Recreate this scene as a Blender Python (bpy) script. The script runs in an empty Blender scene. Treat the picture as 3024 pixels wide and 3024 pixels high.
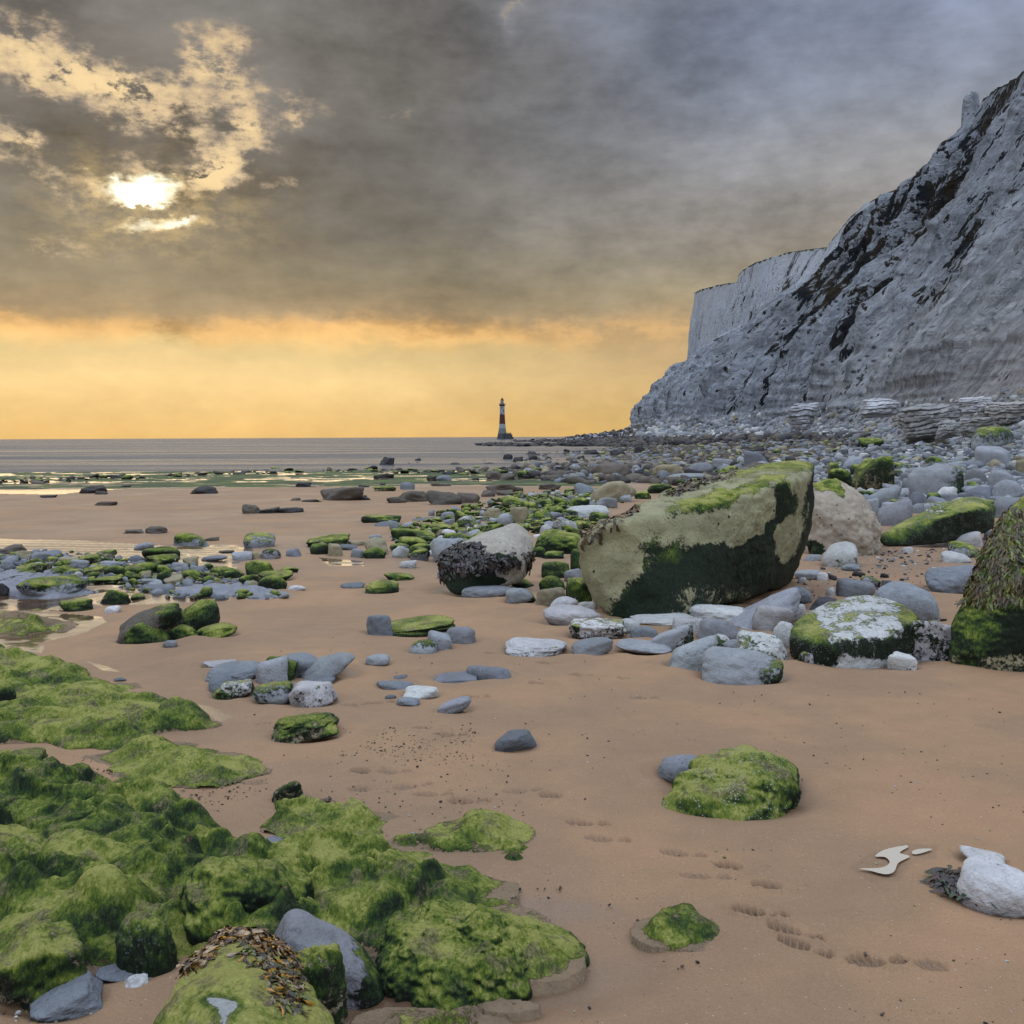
import bpy, bmesh, math, random
import numpy as np
from mathutils import Matrix, Vector

# ------------------------------------------------------------------ camera
FPX = 3029.0            # focal length in units of the 3024 px frame
CZ = 1.6
PITCH = math.radians(4.19)
ROLL = math.radians(0.27)
cR0 = np.array([1.0, 0, 0]); cF = np.array([0, math.cos(PITCH), -math.sin(PITCH)])
cU0 = np.array([0, math.sin(PITCH), math.cos(PITCH)])
cR = math.cos(ROLL)*cR0 - math.sin(ROLL)*cU0
cU = math.sin(ROLL)*cR0 + math.cos(ROLL)*cU0
CAM = np.array([0, 0, CZ])
scene = bpy.context.scene
col = scene.collection
cam_data = bpy.data.cameras.new('camera')
cam_data.sensor_width = 36; cam_data.lens = 36*FPX/3024
cam_data.clip_start = 0.05; cam_data.clip_end = 60000
cam = bpy.data.objects.new('camera', cam_data); col.objects.link(cam)
cam.matrix_world = Matrix(((cR[0], cU[0], -cF[0], 0), (cR[1], cU[1], -cF[1], 0), (cR[2], cU[2], -cF[2], CZ), (0, 0, 0, 1)))
scene.camera = cam
scene.render.engine = 'CYCLES'
scene.view_settings.view_transform = 'Standard'
scene.view_settings.look = 'None'
scene.view_settings.gamma = 1
scene.view_settings.exposure = 0.0

def ray(px, py):
    return cF + cR*((px-1512)/FPX) + cU*((1512-py)/FPX)
def pt(px, py, D):
    r = ray(px, py); return CAM + r*(D/r[1])
def proj(P):
    d = P-CAM; z = d@cF
    return np.stack([1512+FPX*(d@cR)/z, 1512-FPX*(d@cU)/z], -1)
def lin(r, g, b):
    f = lambda c: ((c/255+0.055)/1.055)**2.4 if c > 10 else c/255/12.92
    return (f(r), f(g), f(b), 1)

# ------------------------------------------------------------------ node helper
class NB:
    def __init__(s, tree): s.t = tree; s.n = tree.nodes; s.l = tree.links
    def new(s, typ, **kw):
        n = s.n.new(typ)
        for k, v in kw.items(): setattr(n, k, v)
        return n
    def put(s, sock, v):
        if hasattr(v, 'is_output'): s.l.new(v, sock)
        else: sock.default_value = v
    def m(s, op, a, b=0.0, c=0.0, clamp=False):
        n = s.new('ShaderNodeMath', operation=op, use_clamp=clamp)
        s.put(n.inputs[0], a); s.put(n.inputs[1], b)
        if op in ('MULTIPLY_ADD', 'COMPARE'): s.put(n.inputs[2], c)
        return n.outputs[0]
    def sm(s, x, a, b, o0=0.0, o1=1.0):
        n = s.new('ShaderNodeMapRange', interpolation_type='SMOOTHSTEP')
        s.put(n.inputs['Value'], x); n.inputs['From Min'].default_value = a; n.inputs['From Max'].default_value = b
        n.inputs['To Min'].default_value = o0; n.inputs['To Max'].default_value = o1
        return n.outputs[0]
    def mix(s, f, a, b, blend='MIX'):
        n = s.new('ShaderNodeMix', data_type='RGBA', blend_type=blend)
        s.put(n.inputs[0], f); s.put(n.inputs[6], a); s.put(n.inputs[7], b)
        return n.outputs[2]
    def noise(s, vec, scale, detail=4.0, rough=0.55, dist=0.0, out=0):
        n = s.new('ShaderNodeTexNoise'); s.put(n.inputs['Vector'], vec)
        n.inputs['Scale'].default_value = scale; n.inputs['Detail'].default_value = detail
        n.inputs['Roughness'].default_value = rough; n.inputs['Distortion'].default_value = dist
        return n.outputs[out]
    def vor(s, vec, scale, feature='F1', out='Distance'):
        n = s.new('ShaderNodeTexVoronoi', feature=feature); s.put(n.inputs['Vector'], vec)
        n.inputs['Scale'].default_value = scale
        return n.outputs[out]
    def ramp(s, f, stops, interp='LINEAR'):
        n = s.new('ShaderNodeValToRGB'); cr = n.color_ramp; cr.interpolation = interp
        while len(cr.elements) < len(stops): cr.elements.new(0.5)
        for e, (p, c) in zip(cr.elements, stops): e.position = p; e.color = c
        s.put(n.inputs[0], f); return n.outputs[0]
    def comb(s, x, y, z):
        n = s.new('ShaderNodeCombineXYZ'); s.put(n.inputs[0], x); s.put(n.inputs[1], y); s.put(n.inputs[2], z); return n.outputs[0]
    def mapping(s, vec, scale=(1, 1, 1), rot=(0, 0, 0)):
        n = s.new('ShaderNodeMapping'); s.put(n.inputs[0], vec); n.inputs['Scale'].default_value = scale; n.inputs['Rotation'].default_value = rot
        return n.outputs[0]
    def attr(s, name, out='Fac'):
        return s.new('ShaderNodeAttribute', attribute_name=name).outputs[out]
    def bump(s, h, strength=0.5, dist=0.05, normal=None):
        n = s.new('ShaderNodeBump'); s.put(n.inputs['Height'], h); n.inputs['Strength'].default_value = strength
        n.inputs['Distance'].default_value = dist
        if normal is not None: s.l.new(normal, n.inputs['Normal'])
        return n.outputs[0]

# ------------------------------------------------------------------ sky
def ae(px, py):
    r = ray(px, py); r = r/np.linalg.norm(r)
    return math.degrees(math.atan2(r[0], r[1])), math.degrees(math.asin(r[2]))
SUN_A, SUN_E = ae(418, 572)
world = bpy.data.worlds.new('World'); scene.world = world; world.use_nodes = True
b = NB(world.node_tree); b.n.clear()
tc = b.new('ShaderNodeTexCoord').outputs['Generated']
sp = b.new('ShaderNodeSeparateXYZ'); b.l.new(tc, sp.inputs[0])
A = b.m('MULTIPLY', b.m('ARCTAN2', sp.outputs[0], sp.outputs[1]), 57.2958)
E = b.m('MULTIPLY', b.m('ARCSINE', sp.outputs[2]), 57.2958)
P = b.comb(b.m('MULTIPLY', A, 0.1), b.m('MULTIPLY', E, 0.17), 0.0)
wn = b.new('ShaderNodeSeparateColor'); b.l.new(b.noise(P, 1.3, 5, 0.55, 0.0, 1), wn.inputs[0])
wf = b.new('ShaderNodeSeparateColor'); b.l.new(b.noise(P, 5.0, 5, 0.6, 0.0, 1), wf.inputs[0])
A2 = b.m('ADD', b.m('MULTIPLY_ADD', b.m('SUBTRACT', wn.outputs[0], 0.5), 7.0, A), b.m('MULTIPLY', b.m('SUBTRACT', wf.outputs[0], 0.5), 2.6))
E2 = b.m('ADD', b.m('MULTIPLY_ADD', b.m('SUBTRACT', wn.outputs[1], 0.5), 4.0, E), b.m('MULTIPLY', b.m('SUBTRACT', wf.outputs[1], 0.5), 1.6))
wg = b.new('ShaderNodeSeparateColor'); b.l.new(b.noise(P, 13.0, 4, 0.6, 0.0, 1), wg.inputs[0])
A3 = b.m('ADD', b.m('MULTIPLY_ADD', b.m('SUBTRACT', wf.outputs[0], 0.5), 2.4, A), b.m('MULTIPLY', b.m('SUBTRACT', wg.outputs[0], 0.5), 1.6))
E3 = b.m('ADD', b.m('MULTIPLY_ADD', b.m('SUBTRACT', wf.outputs[1], 0.5), 1.5, E), b.m('MULTIPLY', b.m('SUBTRACT', wg.outputs[1], 0.5), 1.0))
K = 57.3/FPX
def gauss(px, py, sx, sy, rot=0, amp=1.0, AA=None, EE=None):
    AA = AA or A2; EE = EE or E2
    a0, e0 = ae(px, py); c, s_ = math.cos(math.radians(rot)), math.sin(math.radians(rot))
    dx = b.m('SUBTRACT', AA, a0); dy = b.m('SUBTRACT', EE, e0)
    u = b.m('MULTIPLY', b.m('MULTIPLY_ADD', dx, c, b.m('MULTIPLY', dy, s_)), 1/(sx*K))
    v = b.m('MULTIPLY', b.m('MULTIPLY_ADD', dy, c, b.m('MULTIPLY', dx, -s_)), 1/(sy*K))
    q = b.m('MULTIPLY_ADD', u, u, b.m('MULTIPLY', v, v))
    return b.m('MULTIPLY', b.m('EXPONENT', b.m('MULTIPLY', q, -1.0)), amp)
def add(*v):
    r = v[0]
    for x in v[1:]: r = b.m('ADD', r, x)
    return r
# cloud gaps that glow
M = add(gauss(150, 190, 330, 75, -12, 1.0), gauss(330, 280, 170, 60, -10, 0.75), gauss(640, 190, 110, 120, 10, 0.9),
        gauss(770, 330, 70, 80, 0, 0.75), gauss(900, 310, 50, 60, 0, 0.55),
        gauss(640, 455, 110, 40, 18, 1.5), gauss(30, 440, 90, 40, 0, 1.0), gauss(840, 525, 55, 28, 0, 0.5),
        gauss(150, 550, 120, 22, -15, 0.55), gauss(60, 120, 90, 60, 0, 0.4),
        gauss(150, 700, 160, 30, 0, 0.5), gauss(1190, 325, 70, 22, 0, 0.5), gauss(1530, 30, 30, 80, -8, 0.42),
        gauss(400, 470, 60, 25, 0, 0.7), gauss(600, 500, 90, 26, 28, 0.9), gauss(960, 300, 60, 70, 0, 0.25), gauss(300, 545, 60, 20, 0, 0.7))
det = b.noise(P, 4.2, 6, 0.62)
fine = b.noise(b.comb(b.m('MULTIPLY', A, 0.3), b.m('MULTIPLY', E, 0.8), 3.0), 2.0, 5, 0.6)
hb = b.noise(P, 7.5, 6, 0.66)
hole = b.sm(b.m('ADD', b.m('MULTIPLY', M, b.m('ADD', b.m('MULTIPLY_ADD', b.m('SUBTRACT', det, 0.5), 3.6, 1.0), b.m('MULTIPLY', b.m('SUBTRACT', hb, 0.5), 4.2))), b.m('MULTIPLY', b.m('SUBTRACT', det, 0.5), 0.25)), 0.22, 0.95)
big = b.noise(P, 0.8, 4, 0.5)
def er(E_, stops, e0=-6, e1=90):
    return b.ramp(b.m('DIVIDE', b.m('SUBTRACT', E_, e0), e1-e0, clamp=True), [((y-e0)/(e1-e0), lin(*c)) for y, c in stops])
Er = b.m('ADD', E, b.m('ADD', b.m('MULTIPLY', b.m('SUBTRACT', wn.outputs[0], 0.5), 1.6), b.m('MULTIPLY', b.m('SUBTRACT', wf.outputs[1], 0.5), 1.3)))
left = er(Er, [(-6, (180, 150, 110)), (0.2, (226, 184, 116)), (1.5, (222, 186, 124)), (3.2, (235, 201, 140)), (4.7, (212, 186, 130)), (5.4, (226, 180, 112)), (5.9, (205, 158, 98)),
               (6.5, (150, 128, 98)), (8.5, (128, 118, 98)), (11, (109, 105, 97)), (15, (106, 104, 101)), (19, (112, 109, 105)), (24, (120, 118, 116)), (40, (190, 192, 200)), (90, (215, 222, 240))])
right = er(Er, [(-6, (180, 150, 110)), (0.2, (222, 184, 112)), (2.0, (214, 180, 122)), (3.8, (202, 170, 124)), (5.6, (186, 158, 120)), (7.5, (165, 152, 124)),
                (10.5, (158, 150, 140)), (13.5, (150, 149, 150)), (17.0, (132, 138, 152)), (21, (122, 130, 150)), (24, (135, 141, 158)), (40, (195, 198, 210)), (90, (215, 222, 240))])
lr = b.sm(b.m('MULTIPLY_ADD', b.m('SUBTRACT', wn.outputs[2], 0.5), 12.0, A), -6.0, 14.0)
base = b.mix(lr, left, right)
shade = b.m('ADD', b.m('MULTIPLY_ADD', b.m('SUBTRACT', big, 0.5), 1.5, 1.0), b.m('MULTIPLY', b.m('SUBTRACT', det, 0.5), 0.7))
shade = b.m('ADD', shade, b.m('MULTIPLY', b.m('SUBTRACT', fine, 0.5), 0.30))
shfac = b.sm(E, 4.0, 8.0, 0.42, 1.15)
shade = b.m('MULTIPLY_ADD', b.m('SUBTRACT', shade, 1.0), shfac, 1.0)
# darker cloud bodies and a lighter veil at the upper right
dark = add(gauss(560, 330, 210, 60, -20, 0.5, A3, E3), gauss(190, 480, 240, 90, -5, 0.48, A3, E3), gauss(740, 540, 190, 50, 5, 0.5, A3, E3), gauss(520, 440, 90, 80, 0, 0.45, A3, E3), gauss(560, 590, 60, 22, 0, 0.4, A3, E3), gauss(960, 440, 140, 40, 10, .22, A3, E3), gauss(1000, 160, 200, 90, 0, .28, A3, E3), gauss(250, 400, 220, 45, 0, 0.2),
           gauss(480, 965, 100, 30, -5, 0.50, A3, E3), gauss(1350, 90, 260, 160, 0, 0.22), gauss(120, 640, 240, 40, -12, 0.22), gauss(100, 20, 200, 40, 0, 0.28),
           gauss(1900, 180, 400, 90, 8, 0.12), gauss(2250, 330, 300, 60, 0, 0.1))
light_ = add(gauss(2950, 90, 220, 160, 20, 0.45), gauss(2300, 480, 420, 110, 0, 0.18), gauss(1530, 60, 40, 90, -8, 0.4), gauss(60, 950, 150, 40, 0, 0.25), gauss(900, 970, 150, 26, -14, 0.32), gauss(1200, 1010, 260, 20, -3, 0.2), gauss(1190, 325, 120, 40, 0, 0.25))
shade = b.m('ADD', b.m('SUBTRACT', shade, dark), light_)
base = b.mix(1.0, base, b.comb(shade, shade, shade), 'MULTIPLY')
warm = b.mix(b.sm(b.m('ADD', M, b.m('MULTIPLY', b.m('SUBTRACT', hb, 0.5), 3.0)), 0.3, 1.7), lin(172, 152, 130), lin(245, 214, 160))
cl = b.mix(hole, base, warm)
# orange glow under the cloud base
og = b.m('MULTIPLY', b.m('EXPONENT', b.m('MULTIPLY', b.m('POWER', b.m('DIVIDE', b.m('SUBTRACT', Er, 5.7), 0.75), 2.0), -1.0)), b.sm(A, 22, 0, 0.12, 0.42))
cl = b.mix(b.m('MULTIPLY', og, b.sm(det, 0.42, 0.62)), cl, lin(250, 196, 122))
# the sun behind thin cloud
sunv = add(gauss(418, 572, 92, 52, 5, 1.7, A3, E3), gauss(460, 668, 170, 22, 9, 0.66, A3, E3), gauss(550, 648, 60, 14, 25, 0.35, A3, E3))
sunv = b.m('SUBTRACT', sunv, gauss(420, 625, 170, 13, 6, 0.75, A3, E3))
sv = b.sm(b.m('ADD', sunv, b.m('MULTIPLY', b.m('SUBTRACT', b.noise(P, 9.0, 5, 0.65), 0.5), 1.3)), 0.22, 0.95)
halo = b.m('MULTIPLY', gauss(440, 610, 270, 115, 0, 0.6), b.sm(hb, 0.38, 0.66, 0.15, 1.0))
cl = b.mix(halo, cl, lin(210, 180, 120))
cl = b.mix(sv, cl, b.mix(b.sm(sunv, 0.3, 0.9), lin(250, 216, 150), lin(255, 248, 215)))
core = b.m('MULTIPLY', b.sm(sunv, 0.75, 1.5), 2.2)
cl = b.mix(1.0, cl, b.comb(core, b.m('MULTIPLY', core, 0.9), b.m('MULTIPLY', core, 0.7)), 'ADD')
# unseen sky above and behind the viewer, brightened as fill light on the stones
back = b.m('MAXIMUM', b.sm(E, 27.0, 68.0, 0.0, 1.0), b.m('MULTIPLY', b.sm(b.m('ABSOLUTE', A), 45.0, 110.0, 0.0, 1.0), b.sm(E, 0.0, 60.0, 0.14, 1.0)))
cl = b.mix(back, cl, (SKY_FILL := (1.95, 2.2, 2.6, 1)))
sky = b.new('ShaderNodeTexSky', sky_type='NISHITA'); sky.sun_disc = False
sky.sun_elevation = math.radians(SUN_E); sky.sun_rotation = math.radians(SUN_A)
sky.air_density = 1.0; sky.dust_density = 1.5
nis = b.mix(1.0, sky.outputs[0], (0.08, 0.08, 0.08, 1), 'MULTIPLY')
cover = b.sm(back, 0.0, 1.0, 0.97, 0.8)
fin = b.mix(cover, nis, cl)
bg = b.new('ShaderNodeBackground'); b.l.new(fin, bg.inputs[0]); bg.inputs[1].default_value = 1.0
wo = b.new('ShaderNodeOutputWorld'); b.l.new(bg.outputs[0], wo.inputs[0])
world.cycles.sampling_method = 'MANUAL'; world.cycles.sample_map_resolution = 512

sun_d = bpy.data.lights.new('sun', 'SUN'); sun_d.energy = 0.5; sun_d.angle = math.radians(60); sun_d.color = (1, 0.86, 0.66)
sun = bpy.data.objects.new('sun', sun_d); col.objects.link(sun)
sr = ray(418, 572); sun.rotation_euler = Vector(sr).to_track_quat('Z', 'Y').to_euler()

# ------------------------------------------------------------------ numpy noise
def _h(ix, iy, iz, seed):
    n = (ix.astype(np.int64)*374761393 + iy.astype(np.int64)*668265263 + iz.astype(np.int64)*2147483647 + seed*1274126177) & 0xFFFFFFFF
    n = ((n ^ (n >> 13))*1274126177) & 0xFFFFFFFF
    n = ((n ^ (n >> 16))*2246822519) & 0xFFFFFFFF
    return (n ^ (n >> 15)) / 4294967295.0
def vn(P, seed=0):
    P = np.asarray(P, dtype=np.float64); i = np.floor(P); f = P-i; f = f*f*f*(f*(f*6-15)+10)
    x, y, z = i[..., 0], i[..., 1], i[..., 2]; r = 0
    for a in (0, 1):
        for c in (0, 1):
            for d in (0, 1):
                w = (f[..., 0] if a else 1-f[..., 0])*(f[..., 1] if c else 1-f[..., 1])*(f[..., 2] if d else 1-f[..., 2])
                r = r + w*_h(x+a, y+c, z+d, seed)
    return r*2-1
def fbm(P, oct=4, seed=0, gain=0.5, lac=2.03):
    P = np.asarray(P, dtype=np.float64); r = 0; a = 1; tot = 0
    for k in range(oct):
        r = r+a*vn(P*(lac**k)+k*17.3, seed+k); tot += a; a *= gain
    return r/tot
def v3(x, y, z=0.0):
    x = np.asarray(x, dtype=np.float64); return np.stack([x, y+0*x, z+0*x], -1)
def sst(x, a, b_):
    t = np.clip((x-a)/(b_-a), 0, 1); return t*t*(3-2*t)
def inpoly(px, py, poly):
    r = np.zeros(np.shape(px), bool); n = len(poly)
    for i in range(n):
        x1, y1 = poly[i]; x2, y2 = poly[(i+1) % n]
        if y1 == y2: continue
        c = ((y1 > py) != (y2 > py)) & (px < (x2-x1)*(py-y1)/(y2-y1)+x1)
        r ^= c
    return r

# ------------------------------------------------------------------ ground height
SEA = -1.0
def g(X, Y):
    X = np.asarray(X, dtype=np.float64); Y = np.asarray(Y, dtype=np.float64)
    z = -0.017*np.clip(Y, 0, 52)
    z = z-0.09*sst(Y, 50, 62)-np.clip(0.02*(Y-80), 0, 0.28)
    z = z-np.clip(0.01*(Y-80), 0, 2.0)*sst(X, 5, -60)
    t = np.maximum(0, X-11-0.05*(Y-24))
    z = z+0.078*t*sst(t, 0, 4)
    z = z+0.035*vn(v3(X*0.22, Y*0.22), 5)*sst(Y, 30, 8)
    return z+.020*fbm(v3(X*.7, Y*.9), 3, 50)*sst(Y, 60, 20)
def hit(px, py):
    r = ray(px, py); r = r/r[1]
    D = np.geomspace(1.5, 3000, 2500)
    h = CZ+r[2]*D-g(r[0]*D, D)
    k = np.where(h < 0)[0]
    k = k[0] if len(k) else len(D)-1
    k = max(k, 1); t = h[k-1]/(h[k-1]-h[k]+1e-9); d = D[k-1]+t*(D[k]-D[k-1])
    return np.array([r[0]*d, d, float(g(r[0]*d, d))])

# ------------------------------------------------------------------ mesh helper
def mk(name, V, F, mat, parent=None, attrs=None, cols=None, smooth=True, loc=None, uvz=None):
    me = bpy.data.meshes.new(name); V = np.asarray(V, dtype=np.float32)
    if loc is not None: V = V-np.asarray(loc, dtype=np.float32)
    me.vertices.add(len(V)); me.vertices.foreach_set('co', V.ravel())
    F = np.asarray(F, dtype=np.int32); n, k = F.shape
    me.loops.add(n*k); me.loops.foreach_set('vertex_index', F.ravel())
    me.polygons.add(n); me.polygons.foreach_set('loop_start', np.arange(0, n*k, k, dtype=np.int32))
    me.polygons.foreach_set('loop_total', np.full(n, k, dtype=np.int32))
    me.polygons.foreach_set('use_smooth', np.full(n, smooth))
    me.update(); me.validate()
    for an, av in (attrs or {}).items():
        a = me.attributes.new(an, 'FLOAT', 'POINT'); a.data.foreach_set('value', np.broadcast_to(np.asarray(av, dtype=np.float32), (len(V),)).copy())
    for an, av in (cols or {}).items():
        a = me.attributes.new(an, 'FLOAT_COLOR', 'POINT')
        c = np.ones((len(V), 4), dtype=np.float32); c[:, :3] = av; a.data.foreach_set('color', c.ravel())
    me.materials.append(mat)
    o = bpy.data.objects.new(name, me); col.objects.link(o)
    if loc is not None: o.location = [float(v) for v in loc]
    if parent is not None: o.parent = parent
    return o
def tag(o, label=None, cat=None, group=None, kind=None):
    if label: o['label'] = label
    if cat: o['category'] = cat
    if group: o['group'] = group
    if kind: o['kind'] = kind
    return o

# ------------------------------------------------------------------ materials
def newmat(name):
    m = bpy.data.materials.new(name); m.use_nodes = True; q = NB(m.node_tree); q.n.clear()
    bs = q.new('ShaderNodeBsdfPrincipled'); out = q.new('ShaderNodeOutputMaterial'); q.l.new(bs.outputs[0], out.inputs[0])
    return m, q, bs
# rock: tone (colour attribute), alg = algae cover, wet = dark slimy band, pit = bore holes
rock, q, bs = newmat('rock_and_algae')
pos = q.new('ShaderNodeNewGeometry').outputs['Position']
tone = q.attr('tone', 'Color'); alg = q.attr('alg'); wet = q.attr('wet'); pit = q.attr('pit')
n1 = q.noise(pos, 3.0, 5, 0.6); n2 = q.noise(pos, 14.0, 6, 0.65); n3 = q.noise(pos, 70.0, 4, 0.6)
v = q.m('ADD', q.m('MULTIPLY_ADD', q.m('SUBTRACT', n1, 0.5), 0.7, 1.0), q.m('MULTIPLY', q.m('SUBTRACT', n2, 0.5), 0.75))
v = q.m('ADD', v, q.m('MULTIPLY', q.m('SUBTRACT', n3, 0.5), 0.45))
bare = q.mix(1.0, tone, q.comb(v, v, v), 'MULTIPLY')
spkm = q.m('MULTIPLY', q.attr('spk'), q.m('MULTIPLY', q.sm(q.vor(pos, 75.0), 0.34, 0.22), q.sm(q.noise(pos, 11.0, 4, 0.6), 0.46, 0.56)))
crack = q.sm(q.vor(q.mix(0.25, pos, q.noise(pos, 6.0, 3, 0.6, 0, 1)), 3.2, 'DISTANCE_TO_EDGE'), 0.0, 0.012)
bare = q.mix(q.m('MULTIPLY', q.m('SUBTRACT', 1.0, crack), 0.35), bare, (0.06, 0.055, 0.05, 1))
spk = q.sm(q.vor(pos, 30.0), 0.08, 0.2)
bare = q.mix(q.m('MULTIPLY', q.m('SUBTRACT', 1.0, spk), q.sm(n1, 0.5, 0.62, 0, 0.7)), bare, (0.05, 0.05, 0.045, 1))
hol = q.sm(q.vor(pos, 9.0), 0.11, 0.17)
hol = q.m('MAXIMUM', hol, q.m('SUBTRACT', 1.0, q.m('MULTIPLY', pit, q.sm(q.noise(pos, 3.3, 2), 0.50, 0.54))))
bare = q.mix(q.m('SUBTRACT', 1.0, hol), bare, (0.012, 0.012, 0.010, 1))
an = q.noise(pos, 5.0, 6, 0.68, 0.4); af = q.noise(pos, 38.0, 5, 0.75)
am = q.m('ADD', q.m('ADD', alg, q.m('MULTIPLY', q.m('SUBTRACT', an, 0.5), 1.15)), q.m('MULTIPLY', q.m('SUBTRACT', af, 0.5), 0.85))
mask = q.sm(am, 0.46, 0.56)
pst = q.mapping(pos, (1, 0.7, 0.4), (0, 0, 0.6)); af2 = q.noise(pst, 70.0, 5, 0.75, 0.6); az = q.noise(pos, 2.2, 3, 0.6, 0.6)
ac = q.m('ADD', q.m('ADD', q.m('MULTIPLY', az, 0.5), q.m('MULTIPLY', af2, 0.5)), q.m('MULTIPLY', q.m('SUBTRACT', an, 0.5), 0.55))
nz = q.new('ShaderNodeSeparateXYZ'); q.l.new(q.new('ShaderNodeNewGeometry').outputs['Normal'], nz.inputs[0])
ac = q.m('ADD', ac, q.m('MULTIPLY', q.m('SUBTRACT', nz.outputs[2], 0.55), 0.26))  # bleached tops lighter, sides darker: partly top light painted into the algae colour
ac = q.m('ADD', ac, q.m('MULTIPLY', q.m('MAXIMUM', q.m('SUBTRACT', alg, 1.0), 0.0), 0.5))
acol = q.ramp(ac, [(0.36, (0.008, 0.016, 0.007, 1)), (0.435, (0.020, 0.045, 0.013, 1)), (0.505, (0.062, 0.110, 0.015, 1)), (0.58, (0.165, 0.215, 0.026, 1)), (0.68, (0.38, 0.38, 0.10, 1))])
olive = q.mix(q.sm(af2, 0.35, 0.65), (0.055, 0.050, 0.024, 1), (0.26, 0.225, 0.125, 1))
acol = q.mix(q.sm(q.m('ADD', q.noise(pos, 7.0, 5, 0.7), q.m('MULTIPLY', q.m('SUBTRACT', nz.outputs[2], 0.6), 0.15)), 0.56, 0.68, 0.0, 0.75), acol, olive)
wcol = q.ramp(af2, [(0.3, (0.003, 0.006, 0.004, 1)), (0.55, (0.010, 0.024, 0.010, 1)), (0.72, (0.035, 0.065, 0.02, 1))])
acol = q.mix(q.sm(q.m('ADD', wet, q.m('MULTIPLY', q.m('SUBTRACT', an, 0.5), 0.6)), 0.4, 0.6), acol, wcol)
q.l.new(q.mix(spkm, q.mix(mask, bare, acol), (0.42, 0.44, 0.40, 1)), bs.inputs['Base Color'])
q.l.new(q.m('SUBTRACT', 0.85, q.m('MULTIPLY', wet, 0.35)), bs.inputs['Roughness'])
bs.inputs['Specular IOR Level'].default_value = 0.3
hh = q.m('ADD', q.m('MULTIPLY', n2, 0.6), q.m('ADD', q.m('MULTIPLY', n3, 0.25), q.m('MULTIPLY', mask, q.m('MULTIPLY', af2, 0.9))))
hh = q.m('ADD', hh, q.m('MULTIPLY', hol, 0.8))
q.l.new(q.bump(hh, 0.9, 0.045), bs.inputs['Normal'])

# far rock: same idea at a coarser scale
cliffm, q, bs = newmat('chalk_cliff')
pos = q.new('ShaderNodeNewGeometry').outputs['Position']
veg_shade = q.attr('veg_shade'); grs = q.attr('grass'); warmth = q.attr('warm')
n1 = q.noise(q.mapping(pos, (1, 1, 0.35)), 0.09, 6, 0.65); n2 = q.noise(q.mapping(pos, (1, 1, 0.5)), 0.6, 6, 0.7); st = q.noise(q.mapping(pos, (0.03, 0.03, 1.0)), 0.9, 5, 0.7)
v = q.m('ADD', q.m('MULTIPLY_ADD', q.m('SUBTRACT', n1, 0.5), 0.7, 1.0), q.m('ADD', q.m('MULTIPLY', q.m('SUBTRACT', n2, 0.5), 1.0), q.m('MULTIPLY', q.m('SUBTRACT', st, 0.5), 0.22)))
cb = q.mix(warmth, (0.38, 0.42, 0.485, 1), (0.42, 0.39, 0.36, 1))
cb = q.mix(1.0, cb, q.comb(v, v, v), 'MULTIPLY')
vn_ = q.m('ADD', veg_shade, q.m('ADD', q.m('MULTIPLY', q.m('SUBTRACT', n2, 0.5), 1.3), q.m('MULTIPLY', q.m('SUBTRACT', q.noise(pos, 1.9, 4, 0.7), 0.5), 0.8)))
vm = q.sm(vn_, 0.40, 0.56)
vc = q.mix(q.sm(n1, 0.4, 0.62), (0.022, 0.026, 0.033, 1), (0.055, 0.046, 0.032, 1))
su = q.attr('su'); hv = q.attr('hv'); sc2 = q.comb(q.m('MULTIPLY', su, 0.30), q.m('MULTIPLY', hv, 9.0), 0.0)
streak = q.noise(sc2, 1.0, 7, 0.72, 0.5); str2 = q.noise(q.comb(q.m('MULTIPLY', su, 1.1), q.m('MULTIPLY', hv, 22.0), 3.0), 1.0, 6, 0.7, 0.3)
vm = q.sm(q.m('ADD', veg_shade, q.m('ADD', q.m('MULTIPLY', q.m('SUBTRACT', streak, 0.5), 2.2), q.m('ADD', q.m('MULTIPLY', q.m('SUBTRACT', str2, 0.5), 2.2), q.m('MULTIPLY', q.m('SUBTRACT', n2, 0.5), 0.9)))), 0.43, 0.54)
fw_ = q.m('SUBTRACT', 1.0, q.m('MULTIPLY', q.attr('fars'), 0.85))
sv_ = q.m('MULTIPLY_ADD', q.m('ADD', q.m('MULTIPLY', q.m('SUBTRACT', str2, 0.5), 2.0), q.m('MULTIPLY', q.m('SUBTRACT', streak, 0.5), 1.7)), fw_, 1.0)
cb = q.mix(1.0, cb, q.comb(sv_, sv_, sv_), 'MULTIPLY')
c = q.mix(vm, cb, vc)
fleck = q.m('MULTIPLY', q.sm(q.vor(q.mapping(pos, (1, 1, 1.6)), 0.45), 0.30, 0.14), q.sm(n1, 0.44, 0.56, 0.0, 0.9))
c = q.mix(fleck, c, (0.07, 0.07, 0.075, 1))
c = q.mix(grs, c, (0.035, 0.04, 0.022, 1))
q.l.new(c, bs.inputs['Base Color']); bs.inputs['Roughness'].default_value = 0.95
bs.inputs['Specular IOR Level'].default_value = 0.1
q.l.new(q.bump(q.m('ADD', q.m('ADD', n2, q.m('MULTIPLY', q.m('MULTIPLY', str2, fw_), 1.4)), q.m('MULTIPLY', st, 0.4)), 1.0, 1.7), bs.inputs['Normal'])

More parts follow.
